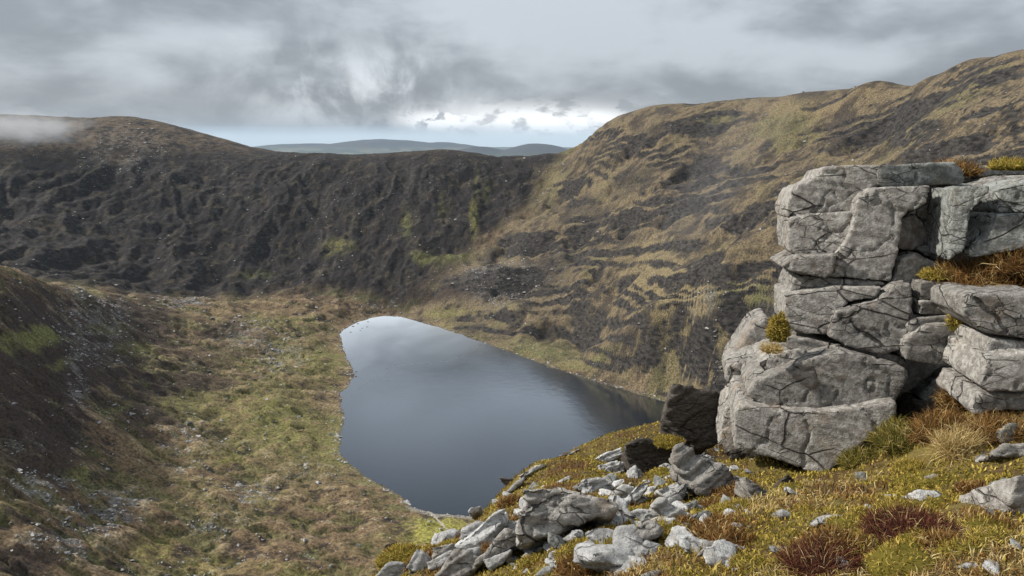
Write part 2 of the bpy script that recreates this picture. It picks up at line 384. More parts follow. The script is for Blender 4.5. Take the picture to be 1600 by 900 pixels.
for (u, v, ru, rv, st) in [(985,222,70,20,1),(1075,205,45,16,.7),(1165,275,70,22,1),(1060,305,90,22,.9),(1350,225,75,40,1),(1430,205,70,45,1),(1540,160,90,70,1),(1140,340,80,25,.9),(950,350,70,22,.9),
                           (870,400,80,25,1),(760,440,90,25,.9),(1100,560,45,60,.9),(1240,320,50,40,.8),(900,450,90,18,.8),(1010,470,60,14,.6),(1120,420,60,20,.7),(830,520,60,10,.5),(980,570,70,12,.5),(1190,430,50,20,.8),
                           (500,420,120,30,.5),(330,420,120,30,.5),(120,350,120,40,.45),(650,280,60,30,.6),(560,300,90,30,.4),(300,300,120,40,.35)]:
    c = ray_hit(u, v, vh, 150, 2200); t_ = ray_hit(u, v - rv, vh, 150, 2200); l_ = ray_hit(u - ru, v, vh, 150, 2200)
    if c is None or t_ is None or l_ is None: continue
    M_ = np.array([[c[0] - l_[0], t_[0] - c[0]], [c[1] - l_[1], t_[1] - c[1]]])
    if abs(np.linalg.det(M_)) < 1: continue
    I = np.linalg.inv(M_); dx = GX - c[0]; dy = GY - c[1]
    r = np.hypot(I[0, 0] * dx + I[0, 1] * dy, I[1, 0] * dx + I[1, 1] * dy) + 0.6 * n_b + 0.5 * n_c
    crags = np.maximum(crags, (1 - sst(r, 0.4, 1.2)) * st)
base = lerp(base, c3(0.19, 0.185, 0.18), scree * 0.7 * sst(n_c + 0.4 * n_b, -0.1, 0.3))
# shore: sandy beach at the near end, wet stones elsewhere
bc = np.array(pz(690, 806, 0)[:2])
beach = (1 - sst(np.hypot((GX - bc[0]) / 45, (GY - bc[1]) / 16), 0.7, 1.1)) * (1 - sst(np.abs(sd - 0.5), 2.0, 5.0))
base = lerp(base, c3(0.21, 0.19, 0.165), beach * 0.9)
base = lerp(base, c3(0.06, 0.055, 0.048), (1 - sst(np.abs(sd), 0.3, 2.5)) * 0.6 * (1 - beach))
base = lerp(base, c3(0.05, 0.055, 0.05), sst(-sd, 2, 10))
def riser(s, Pd, w_):
    fr = s / Pd - np.floor(s / Pd); return sst(fr, 1 - w_ - 0.08, 1 - w_ + 0.04) * (1 - sst(fr, 0.96, 1.0))
rock_r = 0.30 * sst(slope, 36, 60) + 0.55 * riser(s_c, 13, 0.38) * sst(sml_n, -0.2, 0.18) + 0.5 * riser(s_c, 58, 0.36) * big
rock_m = np.clip(rock_r * wr * (0.8 + 0.6 * sst(crags, 0, 0.6)) + sst(slope, 38, 60) * (0.85 * wb + 0.12 * wv) + crags * (0.5 * wr + (0.12 + 0.85 * sst(slope, 26, 44)) * (1 - wr)) * sst(n_c + 0.5 * n_b, -0.35, 0.1), 0, 1)
rock_m *= sst(sd, 0, 6)

def mesh_obj(name, verts, faces, mat, parent=None, smooth=True, attrs=None, tri=False):
    me = bpy.data.meshes.new(name)
    verts = np.asarray(verts, np.float32); faces = np.asarray(faces, np.int32)
    nv, nf, k = len(verts), len(faces), faces.shape[1]
    me.vertices.add(nv); me.vertices.foreach_set('co', verts.ravel())
    me.loops.add(nf * k); me.loops.foreach_set('vertex_index', faces.ravel())
    me.polygons.add(nf); me.polygons.foreach_set('loop_start', np.arange(0, nf * k, k, dtype=np.int32))
    me.polygons.foreach_set('use_smooth', np.full(nf, smooth))
    me.update(calc_edges=True)
    for an, arr in (attrs or {}).items():
        arr = np.asarray(arr, np.float32)
        if arr.ndim == 2:
            at = me.attributes.new(an, 'FLOAT_COLOR', 'POINT')
            at.data.foreach_set('color', np.concatenate([arr, np.ones((nv, 1), np.float32)], 1).ravel())
        else:
            at = me.attributes.new(an, 'FLOAT', 'POINT'); at.data.foreach_set('value', arr)
    me.materials.append(mat)
    o = bpy.data.objects.new(name, me); COL.objects.link(o)
    if parent: o.parent = parent
    return o
def tag(o, label=None, cat=None, group=None, kind=None):
    if label: o['label'] = label
    if cat: o['category'] = cat
    if group: o['group'] = group
    if kind: o['kind'] = kind
    return o

# ------------------------------------------------------------------ materials
def new_mat(name):
    m = bpy.data.materials.new(name); m.use_nodes = True
    t = NT(m.node_tree); t.n.clear()
    out = t.node('ShaderNodeOutputMaterial')
    b = t.node('ShaderNodeBsdfPrincipled'); t.l.new(b.outputs[0], out.inputs[0])
    b.inputs['Roughness'].default_value = 0.9
    b.inputs['Specular IOR Level'].default_value = 0.2
    return m, t, b, out
def attr(t, name, out='Color'):
    n = t.node('ShaderNodeAttribute', attribute_name=name); return n.outputs[out]
def bump(t, b, h, strength, dist):
    n = t.node('ShaderNodeBump'); n.inputs['Strength'].default_value = strength; n.inputs['Distance'].default_value = dist
    t.put(n.inputs['Height'], h); t.l.new(n.outputs[0], b.inputs['Normal'])

M_valley, t, b, _ = new_mat('moor_and_crag')
pos = t.node('ShaderNodeNewGeometry').outputs['Position']
cN = attr(t, 'ground'); rk = attr(t, 'rockiness', 'Fac')
f1 = t.noise(pos, 0.55, 6, 0.7); f2 = t.noise(pos, 0.16, 5, 0.65)
var = t.ramp(f1, 0.3, 0.7, 0.35, 1.75)
vv = t.node('ShaderNodeCombineXYZ')
for i in range(3): t.put(vv.inputs[i], var)
gcol = t.mix(1.0, cN, vv.outputs[0], 'MULTIPLY')
gcol = t.mix(t.math('MULTIPLY', t.ramp(f2, 0.55, 0.7), 0.4), gcol, (0.05, 0.036, 0.025, 1))
stretch = t.vmath('MULTIPLY', pos, (0.7, 0.7, 1.5))
rn = t.noise(stretch, 0.22, 8, 0.68, 0.3)
rcol = t.mix(t.ramp(rn, 0.36, 0.66), (0.008, 0.007, 0.0065, 1), (0.058, 0.051, 0.045, 1))
rmask = t.ramp(t.math('ADD', rk, t.math('ADD', t.math('MULTIPLY', t.math('SUBTRACT', f1, 0.5), 0.75), t.math('MULTIPLY', t.math('SUBTRACT', f2, 0.5), 0.8))), 0.38, 0.6)
t.put(b.inputs['Base Color'], t.mix(rmask, gcol, rcol))
bump(t, b, t.math('ADD', t.math('MULTIPLY', f1, 0.7), t.math('MULTIPLY', rn, 1.2)), 0.8, 1.6)

keep = (np.abs(GX) < 0.86 * GY + 140)
jj, ii = np.meshgrid(np.arange(len(ys) - 1), np.arange(len(xs) - 1), indexing='ij')
kf = keep[:-1, :-1] & keep[1:, 1:] & (sd[:-1, :-1] > -45)
# faces far outside the view behind ridges are left off
nx = len(xs); a0 = (jj * nx + ii)[kf]
F = np.stack([a0, a0 + 1, a0 + nx + 1, a0 + nx], 1)
V = np.stack([GX.ravel(), GY.ravel(), Z.ravel()], 1)
used = np.unique(F); rm = np.full(len(V), -1, np.int64); rm[used] = np.arange(len(used))
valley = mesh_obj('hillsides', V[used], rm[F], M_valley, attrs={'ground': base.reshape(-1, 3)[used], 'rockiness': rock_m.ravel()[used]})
tag(valley, kind='structure')

# lake
M_lake = bpy.data.materials.new('lake_water'); M_lake.use_nodes = True
t = NT(M_lake.node_tree); t.n.clear()
out = t.node('ShaderNodeOutputMaterial')
pos = t.node('ShaderNodeNewGeometry').outputs['Position']
rip = t.math('ADD', t.noise(pos, 0.55, 3, 0.6), t.math('MULTIPLY', t.noise(pos, 0.12, 3, 0.5), 1.5))
bp = t.node('ShaderNodeBump'); bp.inputs['Strength'].default_value = 0.22; bp.inputs['Distance'].default_value = 0.25
t.put(bp.inputs['Height'], rip)
dif = t.node('ShaderNodeBsdfDiffuse'); dif.inputs[0].default_value = (0.004, 0.007, 0.012, 1)
glo = t.node('ShaderNodeBsdfGlossy')
sx = t.node('ShaderNodeSeparateXYZ'); t.put(sx.inputs[0], pos)
fetch = t.math('ADD', t.math('MULTIPLY', sx.outputs[1], 0.8), t.math('MULTIPLY', sx.outputs[0], -1.0))   # the wind ruffles the sheltered end least
gust = t.math('MULTIPLY', t.math('SUBTRACT', t.noise(t.vmath('MULTIPLY', pos, (1, 0.55, 1)), 0.011, 4, 0.55, 0.6), 0.5), 300)
t.put(glo.inputs['Roughness'], t.ramp(t.math('ADD', fetch, gust), 430, 1130, 0.09, 0.58))
glo.inputs['Normal']; glo.inputs['Color'].default_value = (0.88, 0.94, 1, 1)
t.l.new(bp.outputs[0], glo.inputs['Normal'])
lw = t.node('ShaderNodeLayerWeight'); lw.inputs[0].default_value = 0.5
fac = t.math('ADD', 0.03, t.math('MULTIPLY', t.math('POWER', lw.outputs['Facing'], 5.4), 3.9), clamp=True)
ms = t.node('ShaderNodeMixShader'); t.put(ms.inputs[0], fac); t.l.new(dif.outputs[0], ms.inputs[1]); t.l.new(glo.outputs[0], ms.inputs[2])
t.l.new(ms.outputs[0], out.inputs[0])
cx, cy = shoreP.mean(0)
ring = np.array([(cx + (p[0] - cx) * 1.12, cy + (p[1] - cy) * 1.12, 0.0) for p in shoreP])
bm = bmesh.new()
bm.faces.new([bm.verts.new(p) for p in ring]); bmesh.ops.triangulate(bm, faces=bm.faces)
for fc in bm.faces:
    if fc.normal.z < 0: fc.normal_flip()
me = bpy.data.meshes.new('lake'); bm.to_mesh(me); bm.free(); me.materials.append(M_lake)
lake = bpy.data.objects.new('lake', me); COL.objects.link(lake); tag(lake, kind='structure')

# lowland reaching the horizon with far hills
M_low, t, b, _ = new_mat('lowland_fields')
pos = t.node('ShaderNodeNewGeometry').outputs['Position']
flat = t.vmath('MULTIPLY', pos, (1, 1, 0))
cell = t.voro(flat, 0.0022, 'F1', 'Color')
sp = t.node('ShaderNodeSeparateColor'); t.put(sp.inputs[0], cell)
fc_ = t.mix(t.ramp(sp.outputs[0], 0.35, 0.6), (0.045, 0.052, 0.038, 1), (0.11, 0.105, 0.075, 1))
fc_ = t.mix(t.ramp(sp.outputs[1], 0.62, 0.75), fc_, (0.045, 0.055, 0.03, 1))
moor = t.mix(t.noise(flat, 0.0012, 5, 0.6), (0.022, 0.021, 0.024, 1), (0.06, 0.05, 0.042, 1))
sz = t.node('ShaderNodeSeparateXYZ'); t.put(sz.inputs[0], pos)
t.put(b.inputs['Base Color'], t.mix(t.ramp(sz.outputs[2], -240, -120), fc_, moor))
lx = np.concatenate([np.linspace(-32000, -9200, 16), np.linspace(-9000, 5000, 140), np.linspace(5200, 32000, 16)]); ly = np.concatenate([np.linspace(-3000, 4900, 8), np.linspace(5000, 28000, 140), np.linspace(28200, 32000, 6)])
LX, LY = np.meshgrid(lx, ly)
LZ = -330 + 30 * fbm2(LX / 2500, LY / 2500, 4, 61)
def hill(u, v, Y, sx, sy):
    x, y, z = py(u, v, Y)
    g = np.exp(-((LX - x) / sx) ** 2 - ((LY - y) / sy) ** 2)
    return (z + 330) * g * (1 + 0.12 * fbm2(LX / 900, LY / 900, 4, 62))
for h_ in [(600,218,24000,2600,1900),(690,222,24200,1500,1700),(480,224,24500,2400,1900),(840,224,16500,1000,1200),(930,228,17000,1200,1200),(750,228,16800,900,1200)]:
    LZ = np.maximum(LZ, -330 + hill(*h_))
jj, ii = np.meshgrid(np.arange(len(ly) - 1), np.arange(len(lx) - 1), indexing='ij'); a0 = (jj * len(lx) + ii).ravel()
low_o = mesh_obj('ground', np.stack([LX.ravel(), LY.ravel(), LZ.ravel()], 1), np.stack([a0, a0 + 1, a0 + len(lx) + 1, a0 + len(lx)], 1), M_low)
tag(low_o, kind='structure')

# loose stones strewn over the slopes (uncountable)
M_stone, t, b, _ = new_mat('pale_scree')
pos = t.node('ShaderNodeNewGeometry').outputs['Position']
t.put(b.inputs['Base Color'], t.mix(t.ramp(t.noise(pos, 0.25, 3, 0.6), 0.3, 0.7), (0.12, 0.115, 0.11, 1), (0.40, 0.39, 0.375, 1)))
def octas(P_, size, rng):
    n = len(P_)
    o8 = np.array([[1,0,0],[-1,0,0],[0,1,0],[0,-1,0],[0,0,1],[0,0,-1]], float)
    v = o8[None] * (0.6 + 0.7 * rng.rand(n, 6, 1)) + 0.25 * rng.normal(size=(n, 6, 3))
    v *= size[:, None, None] * np.stack([0.7 + 0.7 * rng.rand(n), 0.7 + 0.7 * rng.rand(n), 0.4 + 0.3 * rng.rand(n)], 1)[:, None, :]
    an = rng.rand(n) * 6.28; c, s_ = np.cos(an)[:, None], np.sin(an)[:, None]
    x = v[..., 0] * c - v[..., 1] * s_; y = v[..., 0] * s_ + v[..., 1] * c
    v = np.stack([x, y, v[..., 2]], 2) + P_[:, None, :]
    f8 = np.array([[0,2,4],[2,1,4],[1,3,4],[3,0,4],[2,0,5],[1,2,5],[3,1,5],[0,3,5]])
    return v.reshape(-1, 3), (f8[None] + 6 * np.arange(n)[:, None, None]).reshape(-1, 3)
rng = np.random.RandomState(5)
dens = np.clip(0.012 * wv + 0.012 * wb + 0.012 * wr + 1.6 * scree * sst(n_c + 0.5 * n_b, -0.2, 0.3) + 0.6 * sst(n_c + 0.7 * n_b, 0.2, 0.5) * wv + 0.06 * sst(n_b, 0.2, 0.45) * wb + 0.55 * (1 - sst(sd, 2.0, 6.0)), 0, 1) * (sd > 0.3) * sst(GY, 200, 260) * (np.abs(GX) < 0.75 * GY)
hd = grid_h(xs, ys, dens)
N = 330000
sy_ = 230 + (1450 - 230) * rng.rand(N) ** 1.25; sx_ = (rng.rand(N) * 1.5 - 0.75) * sy_
ok = rng.rand(N) < hd(sx_, sy_) * 1.0
sx_, sy_ = sx_[ok], sy_[ok]
size = np.clip(0.36 * np.exp(0.6 * rng.normal(size=len(sx_))), 0.15, 1.6) * (0.7 + sy_ / 900)
sP = np.stack([sx_, sy_, vh(sx_, sy_) + 0.1 * size], 1)
sv, sf = octas(sP, size, rng)
tag(mesh_obj('scree', sv, sf, M_stone, smooth=False), 'pale loose stones strewn over the moor slopes around the lake', 'stones', kind='stuff')
print('stones', len(sx_), 'terrain faces', len(F))
# ================================================================== the near slope
FC = [py(u, v, Y) for u, v, Y in [
    (1600,900,2.2),(1300,900,2.4),(1000,900,2.9),(800,900,3.6),(650,900,4.6),(600,890,5.2),
    (1600,800,3.0),(1400,800,3.2),(1200,800,3.7),(1000,800,4.6),(850,800,5.8),(760,797,7.0),(690,845,5.6),
    (1600,720,4.1),(1400,720,4.7),(1284,748,5.6),(1100,735,6.1),(950,735,7.8),(870,718,9.3),(800,748,8.4),
    (1040,657,10.5),(930,690,9.9),(1500,650,5.3),(1400,690,5.2),(1590,655,4.6),(1200,720,5.9)]]
FC += [py(u, v, Y) for u, v, Y in [(770,795,9.6),(725,845,8.2),(655,900,6.6),(850,765,10.9),(920,740,11.4),(1030,695,12.2),(570,930,6.0)]]
FC += [(x, y, ZC + z) for x, y, z in [(-3.2,11,-8),(0,14,-9.5),(3,14,-7.6),(-3.6,8,-8.2),(-3.4,5,-6.6),(-2.6,2.5,-4.2),(-6,12,-14),(-7,6,-12),(-7,0,-8),(0,17,-13),(-4,16,-15),(5,16,-9),(10,16,-6),
        (6,9,-3.6),(9,9,-2.8),(9,5,-1.4),(7,3,-1.1),(4,-2,-0.9),(-3,-2,-2.9),(0,0,-1.62),(2.5,8.5,-4.6),(4,11,-5.2),(12,12,-3),(12,0,0.2)]]
fg_f = TPS(FC, 1e-4)
fx = np.arange(-7, 12.01, 0.08); fy = np.arange(-2.5, 16.01, 0.08)
FX, FY = np.meshgrid(fx, fy)
FZ = fg_f(FX, FY)
FZ += 0.10 * fbm2(FX / 0.9, FY / 0.9, 3, 71) + 0.045 * fbm2(FX / 0.28, FY / 0.28, 3, 72) * sst(np.hypot(FX, FY), 0.5, 2)
edge = np.minimum.reduce([FX + 7, 12 - FX, 16 - FY])
FZ -= 14 * (1 - sst(edge, 0, 1.2))
fh = grid_h(fx, fy, FZ)
def fg_hit(u, v):
    return ray_hit(u, v, fh, 1.2, 18, 2500)

M_turf, t, b, _ = new_mat('mossy_turf')
pos = t.node('ShaderNodeNewGeometry').outputs['Position']
q1 = t.noise(pos, 2.2, 5, 0.6); q2 = t.noise(pos, 14, 5, 0.65); q3 = t.noise(pos, 60, 3, 0.6)
tc = t.mix(t.ramp(q1, 0.4, 0.62), (0.085, 0.05, 0.02, 1), (0.15, 0.115, 0.03, 1))
tc = t.mix(t.ramp(q2, 0.5, 0.7), tc, (0.055, 0.034, 0.018, 1))
tc = t.mix(t.ramp(q3, 0.55, 0.75), tc, (0.26, 0.20, 0.085, 1))
t.put(b.inputs['Base Color'], tc)
bump(t, b, t.math('ADD', q2, t.math('MULTIPLY', q3, 0.5)), 0.9, 0.05)
jj, ii = np.meshgrid(np.arange(len(fy) - 1), np.arange(len(fx) - 1), indexing='ij'); a0 = (jj * len(fx) + ii).ravel()
near = mesh_obj('near_slope', np.stack([FX.ravel(), FY.ravel(), FZ.ravel()], 1), np.stack([a0, a0 + 1, a0 + len(fx) + 1, a0 + len(fx)], 1), M_turf)
tag(near, kind='structure')

# ------------------------------------------------------------------ rock
def rock_mat(name, dark, mid, light, tint, lichen=(0.42, 0.43, 0.38), seed=0.0, bands=(1, 1, 1)):
    m, t, b, _ = new_mat(name)
    b.inputs['Roughness'].default_value = 0.82
    pos = t.vmath('ADD', t.node('ShaderNodeNewGeometry').outputs['Position'], (seed, seed * 2, 0))
    oi = t.node('ShaderNodeObjectInfo').outputs['Random']
    st = t.vmath('MULTIPLY', pos, bands)
    a1 = t.noise(st, 1.3, 8, 0.68, 0.3); a2 = t.noise(st, 17, 8, 0.75, 0.2); a3 = t.noise(pos, 70, 5, 0.7)
    c = t.mix(t.ramp(a1, 0.3, 0.66), dark + (1,), mid + (1,))
    c = t.mix(t.math('MULTIPLY', t.ramp(a2, 0.42, 0.62), 0.8), c, light + (1,))
    c = t.mix(t.math('MULTIPLY', t.ramp(t.noise(pos, 2.3, 4, 0.6), 0.55, 0.72), 0.5), c, tint + (1,))
    sp_ = t.math('MAXIMUM', t.math('MULTIPLY', t.ramp(t.voro(pos, 16, 'F1'), 0.30, 0.12), t.ramp(t.noise(pos, 3.4, 4, 0.6), 0.48, 0.62)), t.math('MULTIPLY', t.ramp(t.noise(pos, 4.2, 8, 0.75), 0.56, 0.66), 0.6))
    c = t.mix(t.math('MULTIPLY', sp_, 0.75), c, lichen + (1,))
    c = t.mix(t.math('MULTIPLY', t.ramp(a3, 0.60, 0.72), 0.7), c, (0.05, 0.046, 0.042, 1))
    c = t.mix(t.math('MULTIPLY', t.ramp(t.noise(t.vmath('MULTIPLY', st, (1, 1, 2.6)), 3.5, 8, 0.75, 0.8), 0.585, 0.66), 0.75), c, (0.06, 0.054, 0.048, 1))
    dv = t.node('ShaderNodeTexNoise'); t.put(dv.inputs['Vector'], pos); dv.inputs['Scale'].default_value = 2.2; dv.inputs['Detail'].default_value = 5
    wp = t.vmath('ADD', t.vmath('MULTIPLY', pos, (0.8, 0.8, 1.7)), t.vmath('MULTIPLY', dv.outputs['Color'], (0.16, 0.16, 0.16)))
    k1 = t.voro(wp, 2.1, 'DISTANCE_TO_EDGE'); k2 = t.voro(wp, 6.5, 'DISTANCE_TO_EDGE')
    on1 = t.ramp(t.noise(pos, 1.9, 3, 0.5), 0.44, 0.56); on2 = t.ramp(t.noise(pos, 3.1, 3, 0.5), 0.5, 0.6)
    ln = t.math('MAXIMUM', t.math('MULTIPLY', t.ramp(k1, 0.022, 0.004), on1), t.math('MULTIPLY', t.ramp(k2, 0.03, 0.006), t.math('MULTIPLY', on2, 0.8)))
    c = t.mix(t.math('MULTIPLY', ln, 0.85), c, (0.035, 0.031, 0.028, 1))
    spk = t.math('MULTIPLY', t.ramp(t.voro(pos, 42, 'F1'), 0.26, 0.16), t.ramp(t.noise(pos, 6, 4, 0.6), 0.5, 0.62))
    c = t.mix(t.math('MULTIPLY', spk, 0.6), c, lichen + (1,))
    br = t.math('ADD', 0.8, t.math('MULTIPLY', oi, 0.4))
    bc_ = t.node('ShaderNodeCombineXYZ')
    for i in range(3): t.put(bc_.inputs[i], br)
    t.put(b.inputs['Base Color'], t.mix(1.0, c, bc_.outputs[0], 'MULTIPLY'))
    h = t.math('ADD', t.math('ADD', t.math('MULTIPLY', a2, 1.0), t.math('MULTIPLY', a3, 0.35)), t.math('MULTIPLY', t.noise(st, 24, 4, 0.6), 0.5))
    h = t.math('SUBTRACT', h, t.math('MULTIPLY', ln, 1.2))
    bump(t, b, h, 0.95, 0.035)
    return m
M_rock = rock_mat('grey_schist', (0.17, 0.152, 0.135), (0.26, 0.24, 0.215), (0.46, 0.44, 0.405), (0.29, 0.20, 0.12))
M_rock_g = rock_mat('greenish_schist', (0.105, 0.108, 0.10), (0.215, 0.222, 0.205), (0.38, 0.385, 0.36), (0.30, 0.20, 0.07), seed=4.3)
M_rock_p = rock_mat('pale_schist', (0.22, 0.215, 0.208), (0.43, 0.425, 0.41), (0.62, 0.615, 0.60), (0.33, 0.27, 0.18), (0.55, 0.56, 0.52), seed=8.1)
M_rock_d = rock_mat('dark_schist', (0.042, 0.036, 0.030), (0.085, 0.072, 0.06), (0.16, 0.14, 0.12), (0.09, 0.06, 0.03), (0.2, 0.2, 0.18), seed=2.2, bands=(1, 1, 3))  # darkest brown palette, noise banded more tightly in height

pending = []
def rock_shape(name, verts, faces, mat, voxel, smooth, amp, seed, strata=0.0, sdir=(0.2, 0.1, 1.0), parent=None, crack=0.0):
    me = bpy.data.meshes.new(name + '_raw'); me.from_pydata([tuple(v) for v in verts], [], faces)
    bm = bmesh.new(); bm.from_mesh(me); bmesh.ops.triangulate(bm, faces=bm.faces); bmesh.ops.recalc_face_normals(bm, faces=bm.faces); bm.to_mesh(me); bm.free()
    o = bpy.data.objects.new(name + '_raw', me); COL.objects.link(o)
    r = o.modifiers.new('r', 'REMESH'); r.mode = 'VOXEL'; r.voxel_size = voxel
    s_ = o.modifiers.new('s', 'SMOOTH'); s_.iterations = smooth; s_.factor = 0.5
    pending.append((o, name, mat, amp, seed, strata, np.array(sdir, float), parent, crack))
    return len(pending) - 1
def flush_rocks():
    dg = bpy.context.evaluated_depsgraph_get(); dg.update()
    outp = []
    for (o, name, mat, amp, seed, strata, sdir, parent, crack) in pending:
        ev = o.evaluated_get(dg); me = ev.to_mesh()
        n = len(me.vertices); co = np.empty(n * 3, np.float32); no = np.empty(n * 3, np.float32)
        me.vertices.foreach_get('co', co); me.vertices.foreach_get('normal', no)
        co = co.reshape(-1, 3).astype(float); no = no.reshape(-1, 3).astype(float)
        k = len(me.polygons)
        lt = np.empty(k, np.int32); me.polygons.foreach_get('loop_total', lt)
        li = np.empty(len(me.loops), np.int32); me.loops.foreach_get('vertex_index', li)
        ev.to_mesh_clear()
        F_ = li.reshape(-1, 4) if (lt == 4).all() else None
        ext = np.ptp(co, axis=0).max()
        pc = co - np.array([0, 0, ZC])
        d = amp * (fbm3(pc / (0.45 * ext), 3, seed) * 1.3 + 0.5 * fbm3(pc / (0.10 * ext + 0.02), 3, seed + 9, 0.6))
        if strata:
            sd_ = sdir / np.linalg.norm(sdir)
            bb = pc @ sd_ + 0.05 * fbm3(pc / 0.4, 2, seed + 3)
            q = np.stack([bb / (0.05 + 0.02 * ext), pc[:, 0] * 0.7, pc[:, 1] * 0.7], 1)
            l = fbm3(q, 3, seed + 5, 0.6)
            d += strata * (np.clip(l * 2.2, -1, 0.5))
        if crack:
            cr = np.abs(fbm3(pc / (0.38 * ext), 3, seed + 21))
            d -= crack * (1 - sst(cr, 0.0, 0.03))
        co = co + no * d[:, None]
        if F_ is None:
            bpy.data.objects.remove(o); outp.append(None); print('bad remesh', name); continue
        ob = mesh_obj(name, co, F_, mat, parent)
        m_ = o.data; bpy.data.objects.remove(o); bpy.data.meshes.remove(m_)
        outp.append(ob)
    pending.clear()
    return outp
def area(p):
    return 0.5 * sum(p[i][0] * p[(i + 1) % len(p)][1] - p[(i + 1) % len(p)][0] * p[i][1] for i in range(len(p)))
def prism(uv, Yf, ext, taper=0.9):
    fr = np.array([py(u, v, Yf(u, v)) for u, v in uv]); c = fr.mean(0)
    bk = c + (fr - c) * taper + np.array(ext)
    n = len(uv)
    faces = [list(range(n)), list(range(2 * n - 1, n - 1, -1))] + [[i, n + i, n + (i + 1) % n, (i + 1) % n] for i in range(n)]
    return np.concatenate([fr, bk]), faces
def z4(p): return [(1000 + x / 2.647 + (40 if x >= 1580 else 0), 220 + y / 2.647) for x, y in p]
def z5(p): return [(1000 + x / 2.25 + (40 if x >= 1345 else 0), 500 + y / 2.25) for x, y in p]
def z6(p): return [(560 + x / 3.2, 620 + y / 3.2) for x, y in p]

